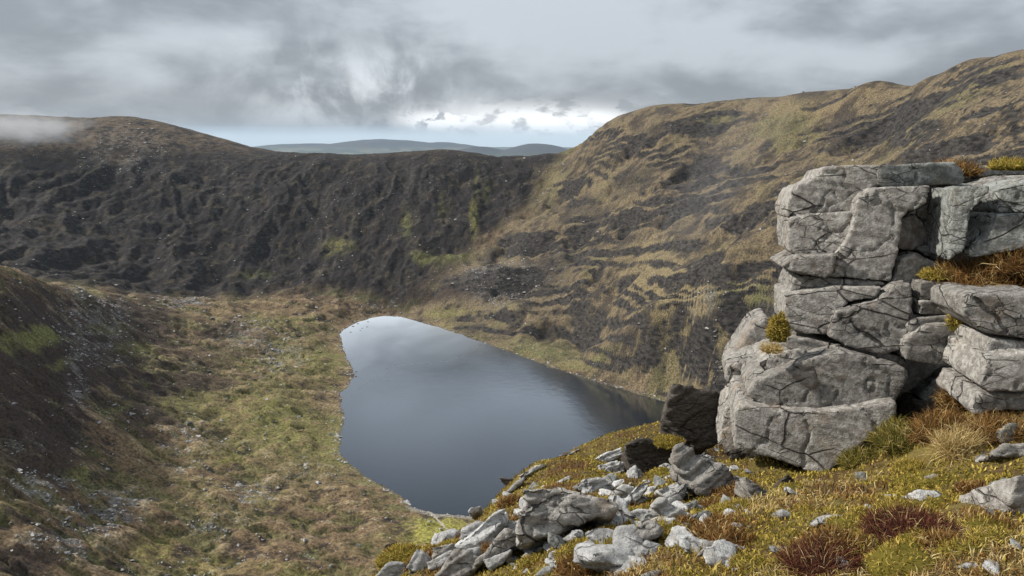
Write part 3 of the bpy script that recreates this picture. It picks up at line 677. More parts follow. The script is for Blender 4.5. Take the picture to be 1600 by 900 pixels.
# ------------------------------------------------------------------ the crag
crag = bpy.data.objects.new('rock_outcrop', None); COL.objects.link(crag)
tag(crag, 'tall grey jointed rock outcrop of stacked blocks standing on the mossy slope', 'rock outcrop')
def crag_Y(Y0, kx=-0.35, kz=0.12):
    return lambda u, v: Y0 + kx * (u - 1350) / FPX * 6 - kz * (v - 450) / FPX * 6
BL = [  # outline, distance, material, sideways turn, thickness
 (z4([(760,112),(985,103),(985,180),(940,215),(885,290),(740,300),(615,310),(615,260),(650,190),(740,150)]),6.25,M_rock,-.35,.95),
 (z4([(992,103),(1150,97),(1300,88),(1330,130),(1340,178),(1195,183),(1030,193),(990,180)]),6.2,M_rock_g,-.1,1.0),
 (z4([(957,202),(1195,190),(1180,260),(1085,320),(1070,440),(1035,572),(797,555),(822,462),(872,390),(902,250)]),6.05,M_rock,-.3,1.0),
 (z4([(1190,192),(1290,182),(1292,230),(1258,300),(1250,370),(1130,450),(1072,440),(1083,320),(1178,262)]),6.08,M_rock,.3,.9),
 (z4([(620,320),(735,305),(880,297),(866,385),(818,460),(660,473),(620,450),(618,370)]),6.12,M_rock,-.45,.9),
 (z4([(583,520),(660,477),(815,467),(793,558),(760,568),(650,550)]),5.98,M_rock,-.4,.9),
 (z4([(650,557),(790,568),(1000,577),(1012,603),(780,602),(622,628)]),6.08,M_rock,-.4,.9),
 (z4([(605,640),(780,607),(1000,607),(970,652),(870,668),(815,702),(788,800),(700,795),(610,765)]),5.95,M_rock,-.4,.9),
 (z4([(818,705),(980,668),(1060,600),(1120,595),(1125,720),(1095,850),(1000,880),(860,842),(790,808)]),5.88,M_rock,-.3,1.0),
 (z4([(1050,575),(1077,497),(1140,462),(1243,517),(1238,560),(1190,575),(1120,598),(1050,590)]),6.0,M_rock,0,.8),
 (z4([(1147,445),(1273,412),(1273,500),(1245,512),(1160,458)]),6.15,M_rock_g,0,.7),
 (z4([(1158,583),(1260,575),(1320,582),(1330,640),(1160,662)]),5.8,M_rock,-.1,.8),
 (z4([(1160,665),(1330,645),(1332,708),(1250,722),(1160,720)]),5.78,M_rock,-.1,.8),
 (z4([(1110,765),(1140,737),(1285,722),(1290,748),(1180,768),(1130,815)]),5.76,M_rock,-.1,.8),
 (z4([(1097,830),(1185,768),(1290,752),(1360,850),(1350,905),(1230,925),(1105,905)]),5.72,M_rock,-.15,.8),
 (z4([(1300,197),(1440,187),(1448,212),(1370,290),(1350,440),(1280,490),(1297,300)]),5.98,M_rock_g,-.5,.9),
 (z4([(1452,217),(1478,207),(1484,300),(1380,408),(1357,370),(1368,292)]),6.1,M_rock_g,0,.9),
 (z4([(1490,202),(1588,150),(1588,290),(1490,300)]),5.9,M_rock_g,-.3,.9),
 (z4([(1488,306),(1588,297),(1588,430),(1400,478),(1352,478),(1362,442),(1440,390)]),5.85,M_rock_g,-.3,.9),
 (z4([(1330,183),(1400,165),(1560,138),(1520,162),(1480,198),(1330,193)]),6.5,M_rock_g,0,1.0),
 (z4([(1330,120),(1440,100),(1560,95),(1590,105),(1590,135),(1480,140),(1380,155)]),6.9,M_rock_g,0,1.0),
 (z4([(1350,650),(1400,632),(1500,640),(1590,640),(1590,830),(1430,790),(1345,720)]),5.2,M_rock,-.2,.8),
 (z4([(1430,812),(1590,835),(1590,900),(1430,885)]),5.15,M_rock,-.1,.8),
 (z5([(420,215),(590,142),(720,115),(920,170),(932,200),(890,288),(660,315),(470,308),(385,265)]),5.72,M_rock,-.3,1.0),
 (z5([(420,152),(480,122),(580,105),(592,138),(450,185)]),5.9,M_rock,-.3,.8),
 (z5([(360,300),(480,317),(660,325),(890,292),(890,340),(780,430),(640,550),(500,490),(345,450),(345,340)]),5.6,M_rock,-.3,1.2),
 (z5([(308,162),(420,132),(420,180),(385,230),(320,245),(300,200)]),6.5,M_rock,-.4,.8),
 (z5([(300,320),(380,242),(385,265),(352,330),(345,430),(278,440)]),6.1,M_rock,-.6,.8),
 (z5([(265,235),(330,120),(400,20),(450,0),(452,70),(420,130),(310,160)]),7.0,M_rock,-.5,.9),
 (z5([(510,60),(600,65),(720,92),(712,114),(590,135),(520,100)]),6.0,M_rock,-.3,.7),
 (z5([(720,90),(800,95),(930,130),(925,165),(830,140),(722,112)]),5.95,M_rock,-.3,.7),
 (z5([(1215,98),(1230,62),(1350,82),(1350,108),(1222,120)]),5.1,M_rock,-.1,.8),
 (z5([(1195,228),(1225,127),(1350,117),(1350,248),(1230,250)]),5.05,M_rock,-.2,.8),
 (z5([(1170,312),(1200,256),(1350,262),(1350,305),(1180,330)]),5.0,M_rock,-.1,.8),
 (z5([(980,270),(1080,170),(1165,157),(1165,210),(1110,290),(1030,310)]),6.1,M_rock_g,.3,.7),
 (z5([(965,375),(1010,322),(1100,332),(1060,385)]),5.75,M_rock_d,.2,.7),
 (z5([(300,470),(350,450),(500,492),(635,552),(560,590),(420,570)]),6.2,M_rock_d,-.2,.7),
 (z4([(620,305),(735,300),(740,318),(640,345),(615,345)]),6.2,M_rock,-.4,.8),
 (z4([(1135,720),(1160,600),(1130,598),(1122,660)]),6.1,M_rock_d,0,.6),
]
for i, (uv, Y0, mt, kx, th_) in enumerate(BL):
    c_ = np.mean(np.array(uv), 0)
    uv2 = [tuple(c_ + (np.array(p) - c_) * 1.045) for p in uv]
    v_, f_ = prism(uv2, crag_Y(Y0, kx), (0.22 * th_, 0.95 * th_, -0.08 * th_), 0.98)
    rock_shape('block', v_, f_, mt, 0.019, 0, 0.009, 100 + i * 3, strata=0.010, sdir=(0.25, 0.1, 1), parent=crag, crack=0.02)
core = [(1300,300),(1330,285),(1480,268),(1500,300),(1540,275),(1650,270),(1650,700),(1560,690),(1440,690),(1330,720),(1250,740),(1200,710),(1200,640),(1260,540),(1290,440)]
v_, f_ = prism(core, crag_Y(6.5, -0.2, 0.1), (0.5, 2.2, -0.6), 0.95)
rock_shape('core', v_, f_, M_rock, 0.07, 3, 0.05, 300, parent=crag)

# ------------------------------------------------------------------ separate boulders and slabs lying on the slope
LOOSE = [  # name, outline, lean, thickness, material, strata direction, label, distance or None
 ('boulder', z5([(115,220),(225,240),(325,265),(290,330),(275,430),(200,460),(130,390),(85,330)]),.1,.7,M_rock_d,(-.6,.1,1),'dark flat-topped boulder leaning against the left foot of the outcrop',7.4),
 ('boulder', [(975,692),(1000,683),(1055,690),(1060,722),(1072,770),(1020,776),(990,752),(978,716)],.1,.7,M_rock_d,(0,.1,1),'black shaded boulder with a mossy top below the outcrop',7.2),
 ('flat_rock', z5([(115,455),(150,430),(300,520),(372,560),(400,622),(350,612),(215,612),(130,520)]),.45,.35,M_rock,(-.6,0,1),'long grey split slab tilted against the black boulder',None),
 ('flat_rock', z5([(365,540),(470,620),(400,632),(372,580)]),.3,.3,M_rock,(-.6,0,1),'thin wedge of grey stone at the lower end of the long split slab',None),
 ('boulder', z6([(805,452),(1000,450),(1130,490),(1300,530),(1270,600),(1190,585),(1060,640),(960,680),(860,735),(790,742),(790,640),(830,520)]),.35,.6,M_rock,(.15,.2,1),'large grey layered boulder with a dark hollow beneath it',None),
 ('boulder', z6([(480,740),(560,690),(640,610),(700,560),(740,560),(735,610),(660,700),(735,760),(650,790),(570,810)]),.5,.4,M_rock_p,(-.5,0,1),'pale ribbed boulder between the layered boulder and the white rock heap',None),
 ('boulder', z6([(230,860),(290,752),(345,800),(350,850),(300,880)]),.4,.4,M_rock_p,(-.8,0,.6),'white pointed rock standing in the pale heap above the drop',None),
 ('boulder', z6([(340,830),(460,765),(500,822),(420,860),(350,868)]),.5,.35,M_rock_p,(-.3,0,1),'white blocky rock on the right of the pale heap',None),
 ('boulder', z6([(80,900),(150,830),(230,830),(240,880),(190,920)]),.5,.4,M_rock_p,(-.4,0,1),'white rock on the left end of the pale heap above the drop',None),
 ('boulder', z6([(110,800),(130,740),(190,720),(200,790),(150,830)]),.2,.5,M_rock_d,(-.4,0,1),'dark rock capped with orange moss at the edge of the drop',None),
 ('flat_rock', z6([(545,572),(560,555),(615,543),(600,575),(560,600)]),.2,.4,M_rock_p,(0,0,1),'small pale capstone perched on the edge above the beach',None),
 ('flat_rock', z6([(742,475),(790,425),(830,400),(825,420),(770,470)]),.6,.3,M_rock_p,(-.6,0,1),'thin pale slab on the edge beside the jagged spike',None),
 ('flat_rock', z6([(798,398),(870,350),(935,328),(930,345),(850,392)]),.6,.3,M_rock_p,(-.6,0,1),'long thin white slab on the skyline edge of the slope',None),
 ('flat_rock', z6([(1000,296),(1060,270),(1110,258),(1080,280),(1010,303)]),.6,.3,M_rock_p,(-.6,0,1),'white slab lying highest on the slope edge below the dark boulder',None),
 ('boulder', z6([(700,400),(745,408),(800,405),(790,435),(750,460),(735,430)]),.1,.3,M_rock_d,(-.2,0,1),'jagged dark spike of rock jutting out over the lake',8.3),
 ('flat_rock', z6([(1175,312),(1230,280),(1315,255),(1322,290),(1250,325),(1190,342)]),.7,.3,M_rock_p,(-.4,0,1),'white flat slab above the other beside the black boulder',None),
 ('flat_rock', z6([(1200,345),(1290,320),(1350,330),(1330,370),(1270,392),(1205,372)]),.7,.3,M_rock_p,(-.4,0,1),'white cracked slab just below the flat slab by the black boulder',None),
 ('boulder', z6([(1300,765),(1390,642),(1470,602),(1540,680),(1500,702),(1380,722),(1312,792)]),.5,.35,M_rock,(-.7,0,.8),'grey rock with a long smooth slanting face below the split slab',None),
 ('boulder', z6([(1345,585),(1400,552),(1470,560),(1472,602),(1390,622)]),.5,.35,M_rock_p,(0,0,1),'tan flat block of stone beneath the black boulder',None),
 ('boulder', z6([(1470,545),(1520,505),(1570,540),(1600,600),(1540,610),(1490,600)]),.4,.35,M_rock_p,(-.5,0,1),'pale ribbed rock between the tan block and the split slab',None),
 ('boulder', z6([(1065,640),(1090,622),(1150,618),(1165,660),(1120,682),(1075,672)]),.3,.3,M_rock_g,(0,0,1),'rounded blue-grey stone under the hollow of the layered boulder',None),
 ('flat_rock', z6([(910,712),(950,690),(1010,680),(1030,715),(960,725)]),.7,.25,M_rock_p,(0,0,1),'white stone lying just below the layered boulder',None),
 ('flat_rock', z6([(990,425),(1060,388),(1058,410),(1010,432)]),.7,.25,M_rock_p,(-.3,0,1),'pale slab on the moss above the layered boulder',None),
 ('boulder', z6([(1070,450),(1130,412),(1200,405),(1280,420),(1275,460),(1180,480),(1100,470)]),.6,.3,M_rock_p,(-.3,0,1),'broad pale broken rock behind the layered boulder',None),
 ('boulder', z6([(1280,470),(1320,440),(1380,450),(1400,500),(1340,520),(1290,500)]),.5,.3,M_rock_p,(-.3,0,1),'pale rock wedged at the foot of the black boulder',None),
 ('flat_rock', z6([(880,890),(930,845),(990,840),(970,890),(920,905)]),.7,.25,M_rock_p,(0,0,1),'pale stone in the moss well below the layered boulder',None),
 ('flat_rock', z6([(780,855),(840,838),(895,845),(860,862)]),.8,.2,M_rock_p,(0,0,1),'thin pale flake in the moss between two larger stones',None),
 ('boulder', z6([(815,800),(850,765),(880,770),(878,800),(840,810)]),.6,.25,M_rock_p,(0,0,1),'cream angular stone in the grass below the layered boulder',None),
 ('flat_rock', z5([(620,715),(660,682),(740,680),(830,692),(825,720),(740,726),(660,722)]),.8,.2,M_rock_p,(0,0,1),'broad flat tan stone sunk in the grass below the outcrop',None),
 ('boulder', z5([(635,775),(645,742),(700,745),(705,770),(672,770),(655,790)]),.5,.12,M_rock_p,(0,0,1),'bright white stone with a dark notch in the grass',None),
 ('boulder', z5([(285,760),(330,708),(372,720),(350,745),(320,752)]),.6,.25,M_rock_p,(-.5,0,1),'stone with an orange stained face among the moss',None),
 ('boulder', z5([(490,662),(520,668),(552,700),(530,705),(500,690)]),.5,.2,M_rock_p,(-.5,0,1),'narrow white stone lying below the dark foot of the outcrop',None),
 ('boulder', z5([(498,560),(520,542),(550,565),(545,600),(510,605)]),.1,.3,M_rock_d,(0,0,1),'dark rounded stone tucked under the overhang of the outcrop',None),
 ('boulder', z5([(970,600),(985,595),(1050,600),(1080,645),(1020,655),(985,640)]),.7,.2,M_rock_p,(0,0,1),'flat tan stone on the grass bank right of the outcrop foot',None),
 ('boulder', z5([(1000,552),(1040,537),(1085,570),(1070,582),(1030,578)]),.6,.2,M_rock_g,(0,0,1),'blue-grey stone on the grass bank above the flat tan stone',None),
 ('boulder', z5([(985,720),(1020,710),(1060,738),(1030,745),(990,738)]),.6,.18,M_rock_g,(0,0,1),'grey stone beside the dark red heather',None),
 ('boulder', z5([(1310,600),(1325,545),(1350,515),(1350,690),(1320,690),(1300,640)]),.1,.5,M_rock,(0,0,1),'dark-sided grey boulder on the bank with its face in shade',None),
 ('boulder', z5([(1265,390),(1300,360),(1330,362),(1320,420),(1275,440)]),.2,.4,M_rock_g,(0,0,1),'grey rock half sunk in the bank right of the outcrop foot',None),
 ('boulder', z5([(1225,480),(1280,440),(1350,430),(1350,470),(1290,490)]),.5,.3,M_rock,(0,0,1),'low reddish grey rock in the bank below the half sunk rock',None),
 ('boulder', z5([(1255,585),(1275,555),(1308,558),(1310,585),(1275,598)]),.4,.25,M_rock_g,(0,0,1),'small grey stone beside the dark-sided boulder',None),
 ('flat_rock', z5([(285,800),(330,790),(400,800),(360,820),(310,818)]),.7,.2,M_rock_p,(0,0,1),'whitish ragged stone lying among the yellow moss',None),
 ('boulder', z5([(40,655),(70,622),(110,640),(190,690),(160,720),(90,700)]),.4,.3,M_rock_p,(-.6,0,1),'pale ribbed stone with two ridges beside the tan block',None),
 ('boulder', z5([(0,700),(30,690),(95,745),(60,775),(0,770)]),.5,.3,M_rock,(-.6,0,1),'grey slanted stone at the foot of the pale ribbed stone',None),
 ('boulder', z5([(180,690),(240,660),(270,690),(215,720)]),.5,.25,M_rock_g,(0,0,1),'pale blue flat stone below the split slab',None),
 ('boulder', z5([(295,690),(305,662),(340,668),(338,692)]),.4,.2,M_rock_p,(0,0,1),'small pale block in the moss below the split slab',None),
 ('flat_rock', z5([(0,900),(40,880),(80,876),(70,900),(30,915)]),.7,.2,M_rock_g,(0,0,1),'pale blue slab cropped among the lowest moss',None),
 ('flat_rock', z5([(1120,870),(1160,850),(1215,856),(1220,878),(1160,882)]),.8,.15,M_rock_p,(0,0,1),'thin grey flake lying on the dead straw',None),
]
rs = np.random.RandomState(77)
for i in range(34):
    s_ = rs.rand(); cu = 615 + 470 * s_ + rs.normal() * 25; cv = 885 - 150 * s_ + abs(rs.normal()) * 40 - 8
    if cv > 890: continue
    ln_ = rs.uniform(26, 62) * (1.15 - 0.35 * s_); wd_ = ln_ * rs.uniform(0.28, 0.5); an = R(rs.normal() * 22 - 28)
    pg = []
    for a_ in np.sort(rs.rand(6)) * 6.283:
        x_ = ln_ * math.cos(a_) * rs.uniform(0.75, 1.05); y_ = wd_ * math.sin(a_) * rs.uniform(0.75, 1.05)
        pg.append((cu + x_ * math.cos(an) - y_ * math.sin(an), cv + x_ * math.sin(an) + y_ * math.cos(an)))
    if abs(area(pg)) < 500: continue
    LOOSE.append(('flat_rock', pg, 0.55, 0.22, M_rock_p if rs.rand() < 0.75 else M_rock, (-.5, 0, 1), None, None))
loose_info = []
for i, (nm, uv, lean, th_, mt, sdir, lab, Yd) in enumerate(LOOSE):
    cu = np.mean([p[0] for p in uv]); vb = max(p[1] for p in uv)
    hit = fg_hit(cu, vb - 2)
    Y0 = Yd if Yd else (hit[1] if hit is not None else 7.0)
    base_z = py(cu, vb, Y0)[2]
    def Yf(u, v, Y0=Y0, lean=lean, base_z=base_z):
        Y = Y0
        for _ in range(4): Y = Y0 + lean * (py(u, v, Y)[2] - base_z)
        return Y
    v_, f_ = prism(uv, Yf, (0.05 * th_, 0.85 * th_, -0.62 * th_), 0.9)
    span = np.ptp(v_[:, 0])
    vox = max(0.010, min(0.020, span / 34))
    loose_info.append((nm, lab))
    rock_shape(nm, v_, f_, mt, vox, 1, 0.045 * min(span, 0.8), 500 + i * 3, strata=(0.022 if mt == M_rock_d else 0.055) * min(span, 0.9), sdir=sdir, crack=0.035 * min(span, 0.8))
made = flush_rocks()
for (nm, lab), o in zip(loose_info, made[len(BL) + 1:]):
    if not o: continue
    if lab: tag(o, lab, 'rock')
    else: tag(o, 'sharp pale tilted slab lying in the band of broken rock below the outcrop', 'rock', 'tilted slabs in the rock band')
print('rock tris', sum(len(o.data.polygons) * 2 for o in made if o))

# small stones: eight shapes, copied
rng = np.random.RandomState(11)
for k in range(8):
    pts = rng.normal(size=(14, 3)); pts /= np.linalg.norm(pts, axis=1)[:, None]
    pts *= np.array([1.0, 0.75, 0.42]) * (0.75 + 0.4 * rng.rand(14, 1)); pts[:, 2] = np.clip(pts[:, 2], -0.3, 0.3)
    bm = bmesh.new()
    for p in pts: bm.verts.new(p)
    bmesh.ops.convex_hull(bm, input=bm.verts)
    me = bpy.data.meshes.new('hull'); bm.to_mesh(me); bm.free()
    vv_ = [v.co + Vector((0, 0, ZC)) for v in me.vertices]; ff_ = [list(p.vertices) for p in me.polygons]
    rock_shape('stone', vv_, ff_, M_rock_p if k % 4 else M_rock_g, 0.085, 0, 0.05, 700 + k, strata=0.06)
protos = flush_rocks()
for o in protos:
    co = np.empty(len(o.data.vertices) * 3, np.float32); o.data.vertices.foreach_get('co', co); co = co.reshape(-1, 3); co[:, 2] -= ZC
    o.data.vertices.foreach_set('co', co.ravel()); o.data.update()
spots = []
for _ in range(4000):
    if len(spots) >= 280: break
    if rng.rand() < 0.75: u = rng.uniform(590, 1180); v = 905 - (u - 590) * 0.42 + abs(rng.normal()) * 70 - 12
    else: u = rng.uniform(700, 1600); v = rng.uniform(740, 900)
    if v > 898 or v < 660: continue
    h_ = fg_hit(u, v)
    if h_ is None or h_[1] > 11: continue
    sz_ = 0.055 * math.exp(0.6 * rng.normal()) * (1.0 if u < 1150 else 0.6)
    spots.append((h_, min(sz_, 0.22)))
for i, (h_, sz_) in enumerate(spots):
    src = protos[i % 8]
    o = src if i < 8 else src.copy()
    if i >= 8: COL.objects.link(o)
    o.location = (h_[0], h_[1], float(fh(np.array([h_[0]]), np.array([h_[1]]))[0]) + 0.10 * sz_)
    o.scale = (sz_, sz_, sz_ * rng.uniform(0.8, 1.4)); o.rotation_euler = (rng.normal() * 0.3, rng.normal() * 0.3, rng.rand() * 6.28)
    if src.data.materials[0] == M_rock_p: tag(o, 'small pale angular stone lying in the moss of the near slope', 'stone', 'small pale stones on the near slope')
    else: tag(o, 'small blue-grey stone lying in the moss of the near slope', 'stone', 'small blue-grey stones on the near slope')

# ------------------------------------------------------------------ turf: blades
M_blade = bpy.data.materials.new('grass_blades'); M_blade.use_nodes = True
t = NT(M_blade.node_tree); t.n.clear()
out = t.node('ShaderNodeOutputMaterial'); cN = attr(t, 'tint')
d1 = t.node('ShaderNodeBsdfDiffuse'); t.put(d1.inputs[0], cN)
d2 = t.node('ShaderNodeBsdfTranslucent'); t.put(d2.inputs[0], cN)
ms = t.node('ShaderNodeMixShader'); ms.inputs[0].default_value = 0.3
t.l.new(d1.outputs[0], ms.inputs[1]); t.l.new(d2.outputs[0], ms.inputs[2]); t.l.new(ms.outputs[0], out.inputs[0])
def blades(P_, up, L, W, bend, tint, rng):
    n = len(P_)
    sd_ = rng.normal(size=(n, 3)); sd_ -= (sd_ * up).sum(1)[:, None] * up; sd_ /= np.linalg.norm(sd_, axis=1)[:, None] + 1e-9
    bd = np.cross(up, sd_)
    L = L[:, None]; W = W[:, None]; bend = bend[:, None]
    mid = P_ + up * L * 0.55 + bd * L * bend * 0.35
    tip = P_ + up * L * (0.95 - 0.45 * bend) + bd * L * bend
    v = np.stack([P_ - sd_ * W, P_ + sd_ * W, mid + sd_ * W * 0.7, mid - sd_ * W * 0.7, tip], 1).reshape(-1, 3)
    k = 5 * np.arange(n)[:, None]
    f = np.concatenate([k + np.array([[0, 1, 2]]), k + np.array([[0, 2, 3]]), k + np.array([[3, 2, 4]])])
    return v, f, np.repeat(tint, 5, 0)
PAL = {'moss': ([0.36, 0.275, 0.05], [0.17, 0.14, 0.03], [0.48, 0.36, 0.10]), 'straw': ([0.48, 0.36, 0.16], [0.32, 0.22, 0.08], [0.60, 0.48, 0.25]),
       'brown': ([0.19, 0.10, 0.035], [0.10, 0.055, 0.022], [0.30, 0.17, 0.06]), 'heather': ([0.11, 0.036, 0.026], [0.07, 0.03, 0.022], [0.17, 0.07, 0.04]),
       'green': ([0.15, 0.135, 0.03], [0.09, 0.085, 0.022], [0.24, 0.19, 0.05])}
def pal(kind, n, rng):
    a = np.array(PAL[kind]); return a[rng.randint(0, 3, n)] * (0.75 + 0.5 * rng.rand(n, 1))
rng = np.random.RandomState(21)
N = 170000
rr = 1.6 * np.exp(rng.rand(N) * math.log(12.5 / 1.6)); aa = R(-34) + rng.rand(N) * R(76)
bx_ = rr * np.sin(aa); by_ = rr * np.cos(aa); bz_ = fh(bx_, by_)
zone = fbm2(bx_ / 1.1, by_ / 1.1, 4, 81); zone2 = fbm2(bx_ / 0.5, by_ / 0.5, 3, 82); uu = bx_ / np.maximum(by_, 0.5)
straw_p = sst(uu * 0.9 - by_ * 0.10 + zone * 1.4, 0.0, 0.6); brown_p = sst(zone2 + 0.6 * zone, 0.05, 0.4)
rv = rng.rand(N)
kind = np.where(rv < straw_p * 0.5, 1, np.where(rng.rand(N) < brown_p * 0.85, 2, np.where(rng.rand(N) < 0.12, 3, 0)))
tint = np.zeros((N, 3))
for k, nm in enumerate(['moss', 'straw', 'brown', 'green']):
    m = kind == k; tint[m] = pal(nm, m.sum(), rng)
L = np.choose(kind, [0.022, 0.038, 0.034, 0.03]) * (0.6 + 0.9 * rng.rand(N)) * (1 + 0.04 * rr)
W = np.choose(kind, [0.0030, 0.0014, 0.0018, 0.002]) * (0.55 + 0.32 * rr)
bend = np.choose(kind, [0.4, 0.9, 0.7, 0.6]) * (0.5 + 0.9 * rng.rand(N))
up = np.stack([0.35 * rng.normal(size=N), 0.35 * rng.normal(size=N), np.ones(N)], 1); up /= np.linalg.norm(up, axis=1)[:, None]
okm = fbm2(bx_ / 0.35, by_ / 0.35, 3, 83) > -0.4
v_, f_, c_ = blades(np.stack([bx_, by_, bz_ - 0.004], 1)[okm], up[okm], L[okm], W[okm], bend[okm], tint[okm], rng)
tag(mesh_obj('grass', v_, f_, M_blade, attrs={'tint': c_}), 'short yellow moss and dry grass covering the near slope', 'grass', kind='stuff')

# clumps: a dome of turf bristling with blades
dome_u = []
def clump(name, label, cat, group, pos, rad, hgt, kind, nb, blen, wid, seed, droop=0.0):
    rng = np.random.RandomState(seed)
    nu, nv_ = 20, 8
    th = np.linspace(0, 2 * np.pi, nu, endpoint=False); ph = np.linspace(0, np.pi / 2 * 1.25, nv_)
    V_ = []
    for p in ph:
        for a in th: V_.append((math.sin(p) * math.cos(a), math.sin(p) * math.sin(a), math.cos(p)))
    V_ = np.array(V_); nn = fbm3(V_ * 1.6, 3, seed)
    Vd = V_ * (1 + 0.45 * nn)[:, None] * np.array([rad, rad * 0.85, hgt])
    Fq = np.array([[i * nu + j, (i + 1) * nu + j, (i + 1) * nu + (j + 1) % nu, i * nu + (j + 1) % nu] for i in range(nv_ - 1) for j in range(nu)])
    ft = np.concatenate([Fq[:, [0, 1, 2]], Fq[:, [0, 2, 3]]])
    a = rng.rand(nb) * 2 * np.pi; z = rng.rand(nb) * 1.15 - 0.15; rq = np.sqrt(np.clip(1 - z * z, 0, 1))
    dn = np.stack([rq * np.cos(a), rq * np.sin(a), z], 1)
    bp_ = dn * (1 + 0.45 * fbm3(dn * 1.6, 3, seed))[:, None] * np.array([rad, rad * 0.85, hgt]) * 0.97
    up_ = dn + np.array([0, 0, 0.5 - droop]) + 0.4 * rng.normal(size=(nb, 3)); up_ /= np.linalg.norm(up_, axis=1)[:, None]
    tn = pal(kind, nb, rng)
    if kind != 'straw':
        mx = rng.rand(nb) < 0.12; tn[mx] = pal('straw' if kind != 'moss' else 'brown', mx.sum(), rng)
    bv, bf, bc_ = blades(bp_, up_, blen * (0.5 + rng.rand(nb)), np.full(nb, wid), 0.7 * rng.rand(nb) + 0.2, tn, rng)
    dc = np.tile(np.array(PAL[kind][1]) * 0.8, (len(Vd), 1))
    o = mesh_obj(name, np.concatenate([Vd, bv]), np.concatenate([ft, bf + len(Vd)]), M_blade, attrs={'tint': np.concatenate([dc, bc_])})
    o.location = pos
    return tag(o, label, cat, group)
def on(u, v, Yd=None):
    if Yd: return py(u, v, Yd)
    h_ = fg_hit(u, v)
    while h_ is None: v += 5; h_ = fg_hit(u, v)
    return (h_[0], h_[1], h_[2] - 0.02)
k = 900
for (u, v, Yd, rad, hg, kd, nb, bl, wd, nm, lab, cat) in [
  (1216,522,5.95,.075,.15,'moss',1500,.04,.003,'moss_clump','tall yellow moss clump clinging to the left edge of the outcrop','moss'),
  (1205,548,5.85,.07,.03,'straw',400,.06,.002,'grass_tuft','dry straw tuft below the tall moss clump on the outcrop','grass'),
  (1540,440,5.75,.34,.10,'brown',2200,.12,.0022,'grass_tussock','rusty brown grass mat spread over the upper ledge of the outcrop','grass'),
  (1470,432,5.85,.15,.04,'moss',900,.05,.003,'moss_clump','golden moss strip on the ledge beside the rusty grass','moss'),
  (1610,420,5.6,.3,.14,'brown',1500,.12,.0022,'grass_tussock','rusty brown grass at the far right of the outcrop ledge','grass'),
  (1497,505,5.55,.06,.16,'moss',1000,.05,.0026,'moss_clump','dark mossy growth in the upright crack between blocks','moss'),
  (1425,480,6.0,.05,.16,'brown',700,.05,.0026,'moss_clump','narrow brown moss in the crack beside the cut block','moss'),
  (1490,270,6.9,.2,.06,'brown',900,.09,.003,'grass_tussock','brown grass behind the top slab of the outcrop','grass'),
  (1585,262,6.6,.2,.06,'moss',900,.05,.003,'moss_clump','yellow moss patch on the top of the outcrop','moss'),
  (1515,580,5.6,.09,.3,'brown',1500,.10,.0024,'grass_tussock','dark brown grass hanging down the main cleft of the outcrop','grass'),
  (1500,640,5.35,.12,.2,'brown',1300,.10,.0024,'grass_tussock','brown grass filling the bottom of the cleft','grass'),
  (1430,835,None,.17,.07,'heather',2000,.06,.0016,'heather','dark red heather patch in the dry grass','heather'),
  (1395,830,None,.09,.05,'heather',900,.06,.0016,'heather','small dark red heather beside the larger patch','heather'),
  (1285,885,None,.13,.05,'heather',1600,.08,.0014,'heather','low red-brown heather among pale straw blades','heather'),
  (1245,880,None,.10,.045,'moss',1800,.022,.0016,'moss_clump','bright yellow moss cushion beside the low heather','moss'),
  (1400,800,None,.10,.05,'moss',1800,.022,.0016,'moss_clump','yellow moss cushion behind the dark red heather','moss'),
  (1360,690,None,.16,.11,'moss',2200,.05,.002,'moss_clump','olive moss mound against the foot of the outcrop','moss'),
  (1420,690,None,.2,.12,'green',2400,.08,.002,'grass_tussock','olive grass tussock on the bank under the outcrop','grass'),
  (1480,680,None,.2,.12,'brown',2200,.10,.002,'grass_tussock','brown grass tussock on the bank under the cleft','grass'),
  (1350,725,None,.15,.08,'green',2000,.07,.002,'grass_tussock','dark green tussock at the shaded foot of the outcrop','grass'),
  (1430,735,None,.13,.06,'moss',1800,.03,.002,'moss_clump','bright yellow-green moss mound on the open bank','moss'),
  (1500,705,None,.11,.1,'straw',900,.13,.0018,'grass_tuft','pale straw tuft on the bank below the cleft','grass'),
  (1560,680,None,.16,.1,'brown',1500,.09,.002,'grass_tussock','russet grass tussock beside the half sunk rock','grass'),
  (1150,800,None,.13,.06,'moss',1500,.03,.002,'moss_clump','yellow moss mound next to the orange stained stone','moss'),
  (1040,835,None,.14,.06,'moss',1500,.03,.002,'moss_clump','yellow moss mound below the pale ribbed stone','moss'),
  (1045,692,7.25,.16,.05,'moss',1200,.03,.0028,'moss_clump','yellow moss on top of the black boulder','moss'),
  (630,845,None,.2,.1,'moss',1600,.04,.003,'moss_clump','orange-yellow moss capping the dark rock at the drop','moss'),
  (800,790,None,.12,.09,'brown',1200,.05,.003,'moss_clump','brown moss hump left of the layered boulder','moss'),
  (910,795,None,.10,.05,'brown',900,.04,.003,'moss_clump','brown moss in the hollow of the layered boulder','moss'),
  (985,705,None,.2,.08,'moss',1400,.04,.003,'moss_clump','golden moss hump left of the black boulder','moss')]:
    k += 1
    clump(nm, lab, cat, None, on(u, v, Yd), rad, hg, kd, nb, bl, wd, k)
rng = np.random.RandomState(31)
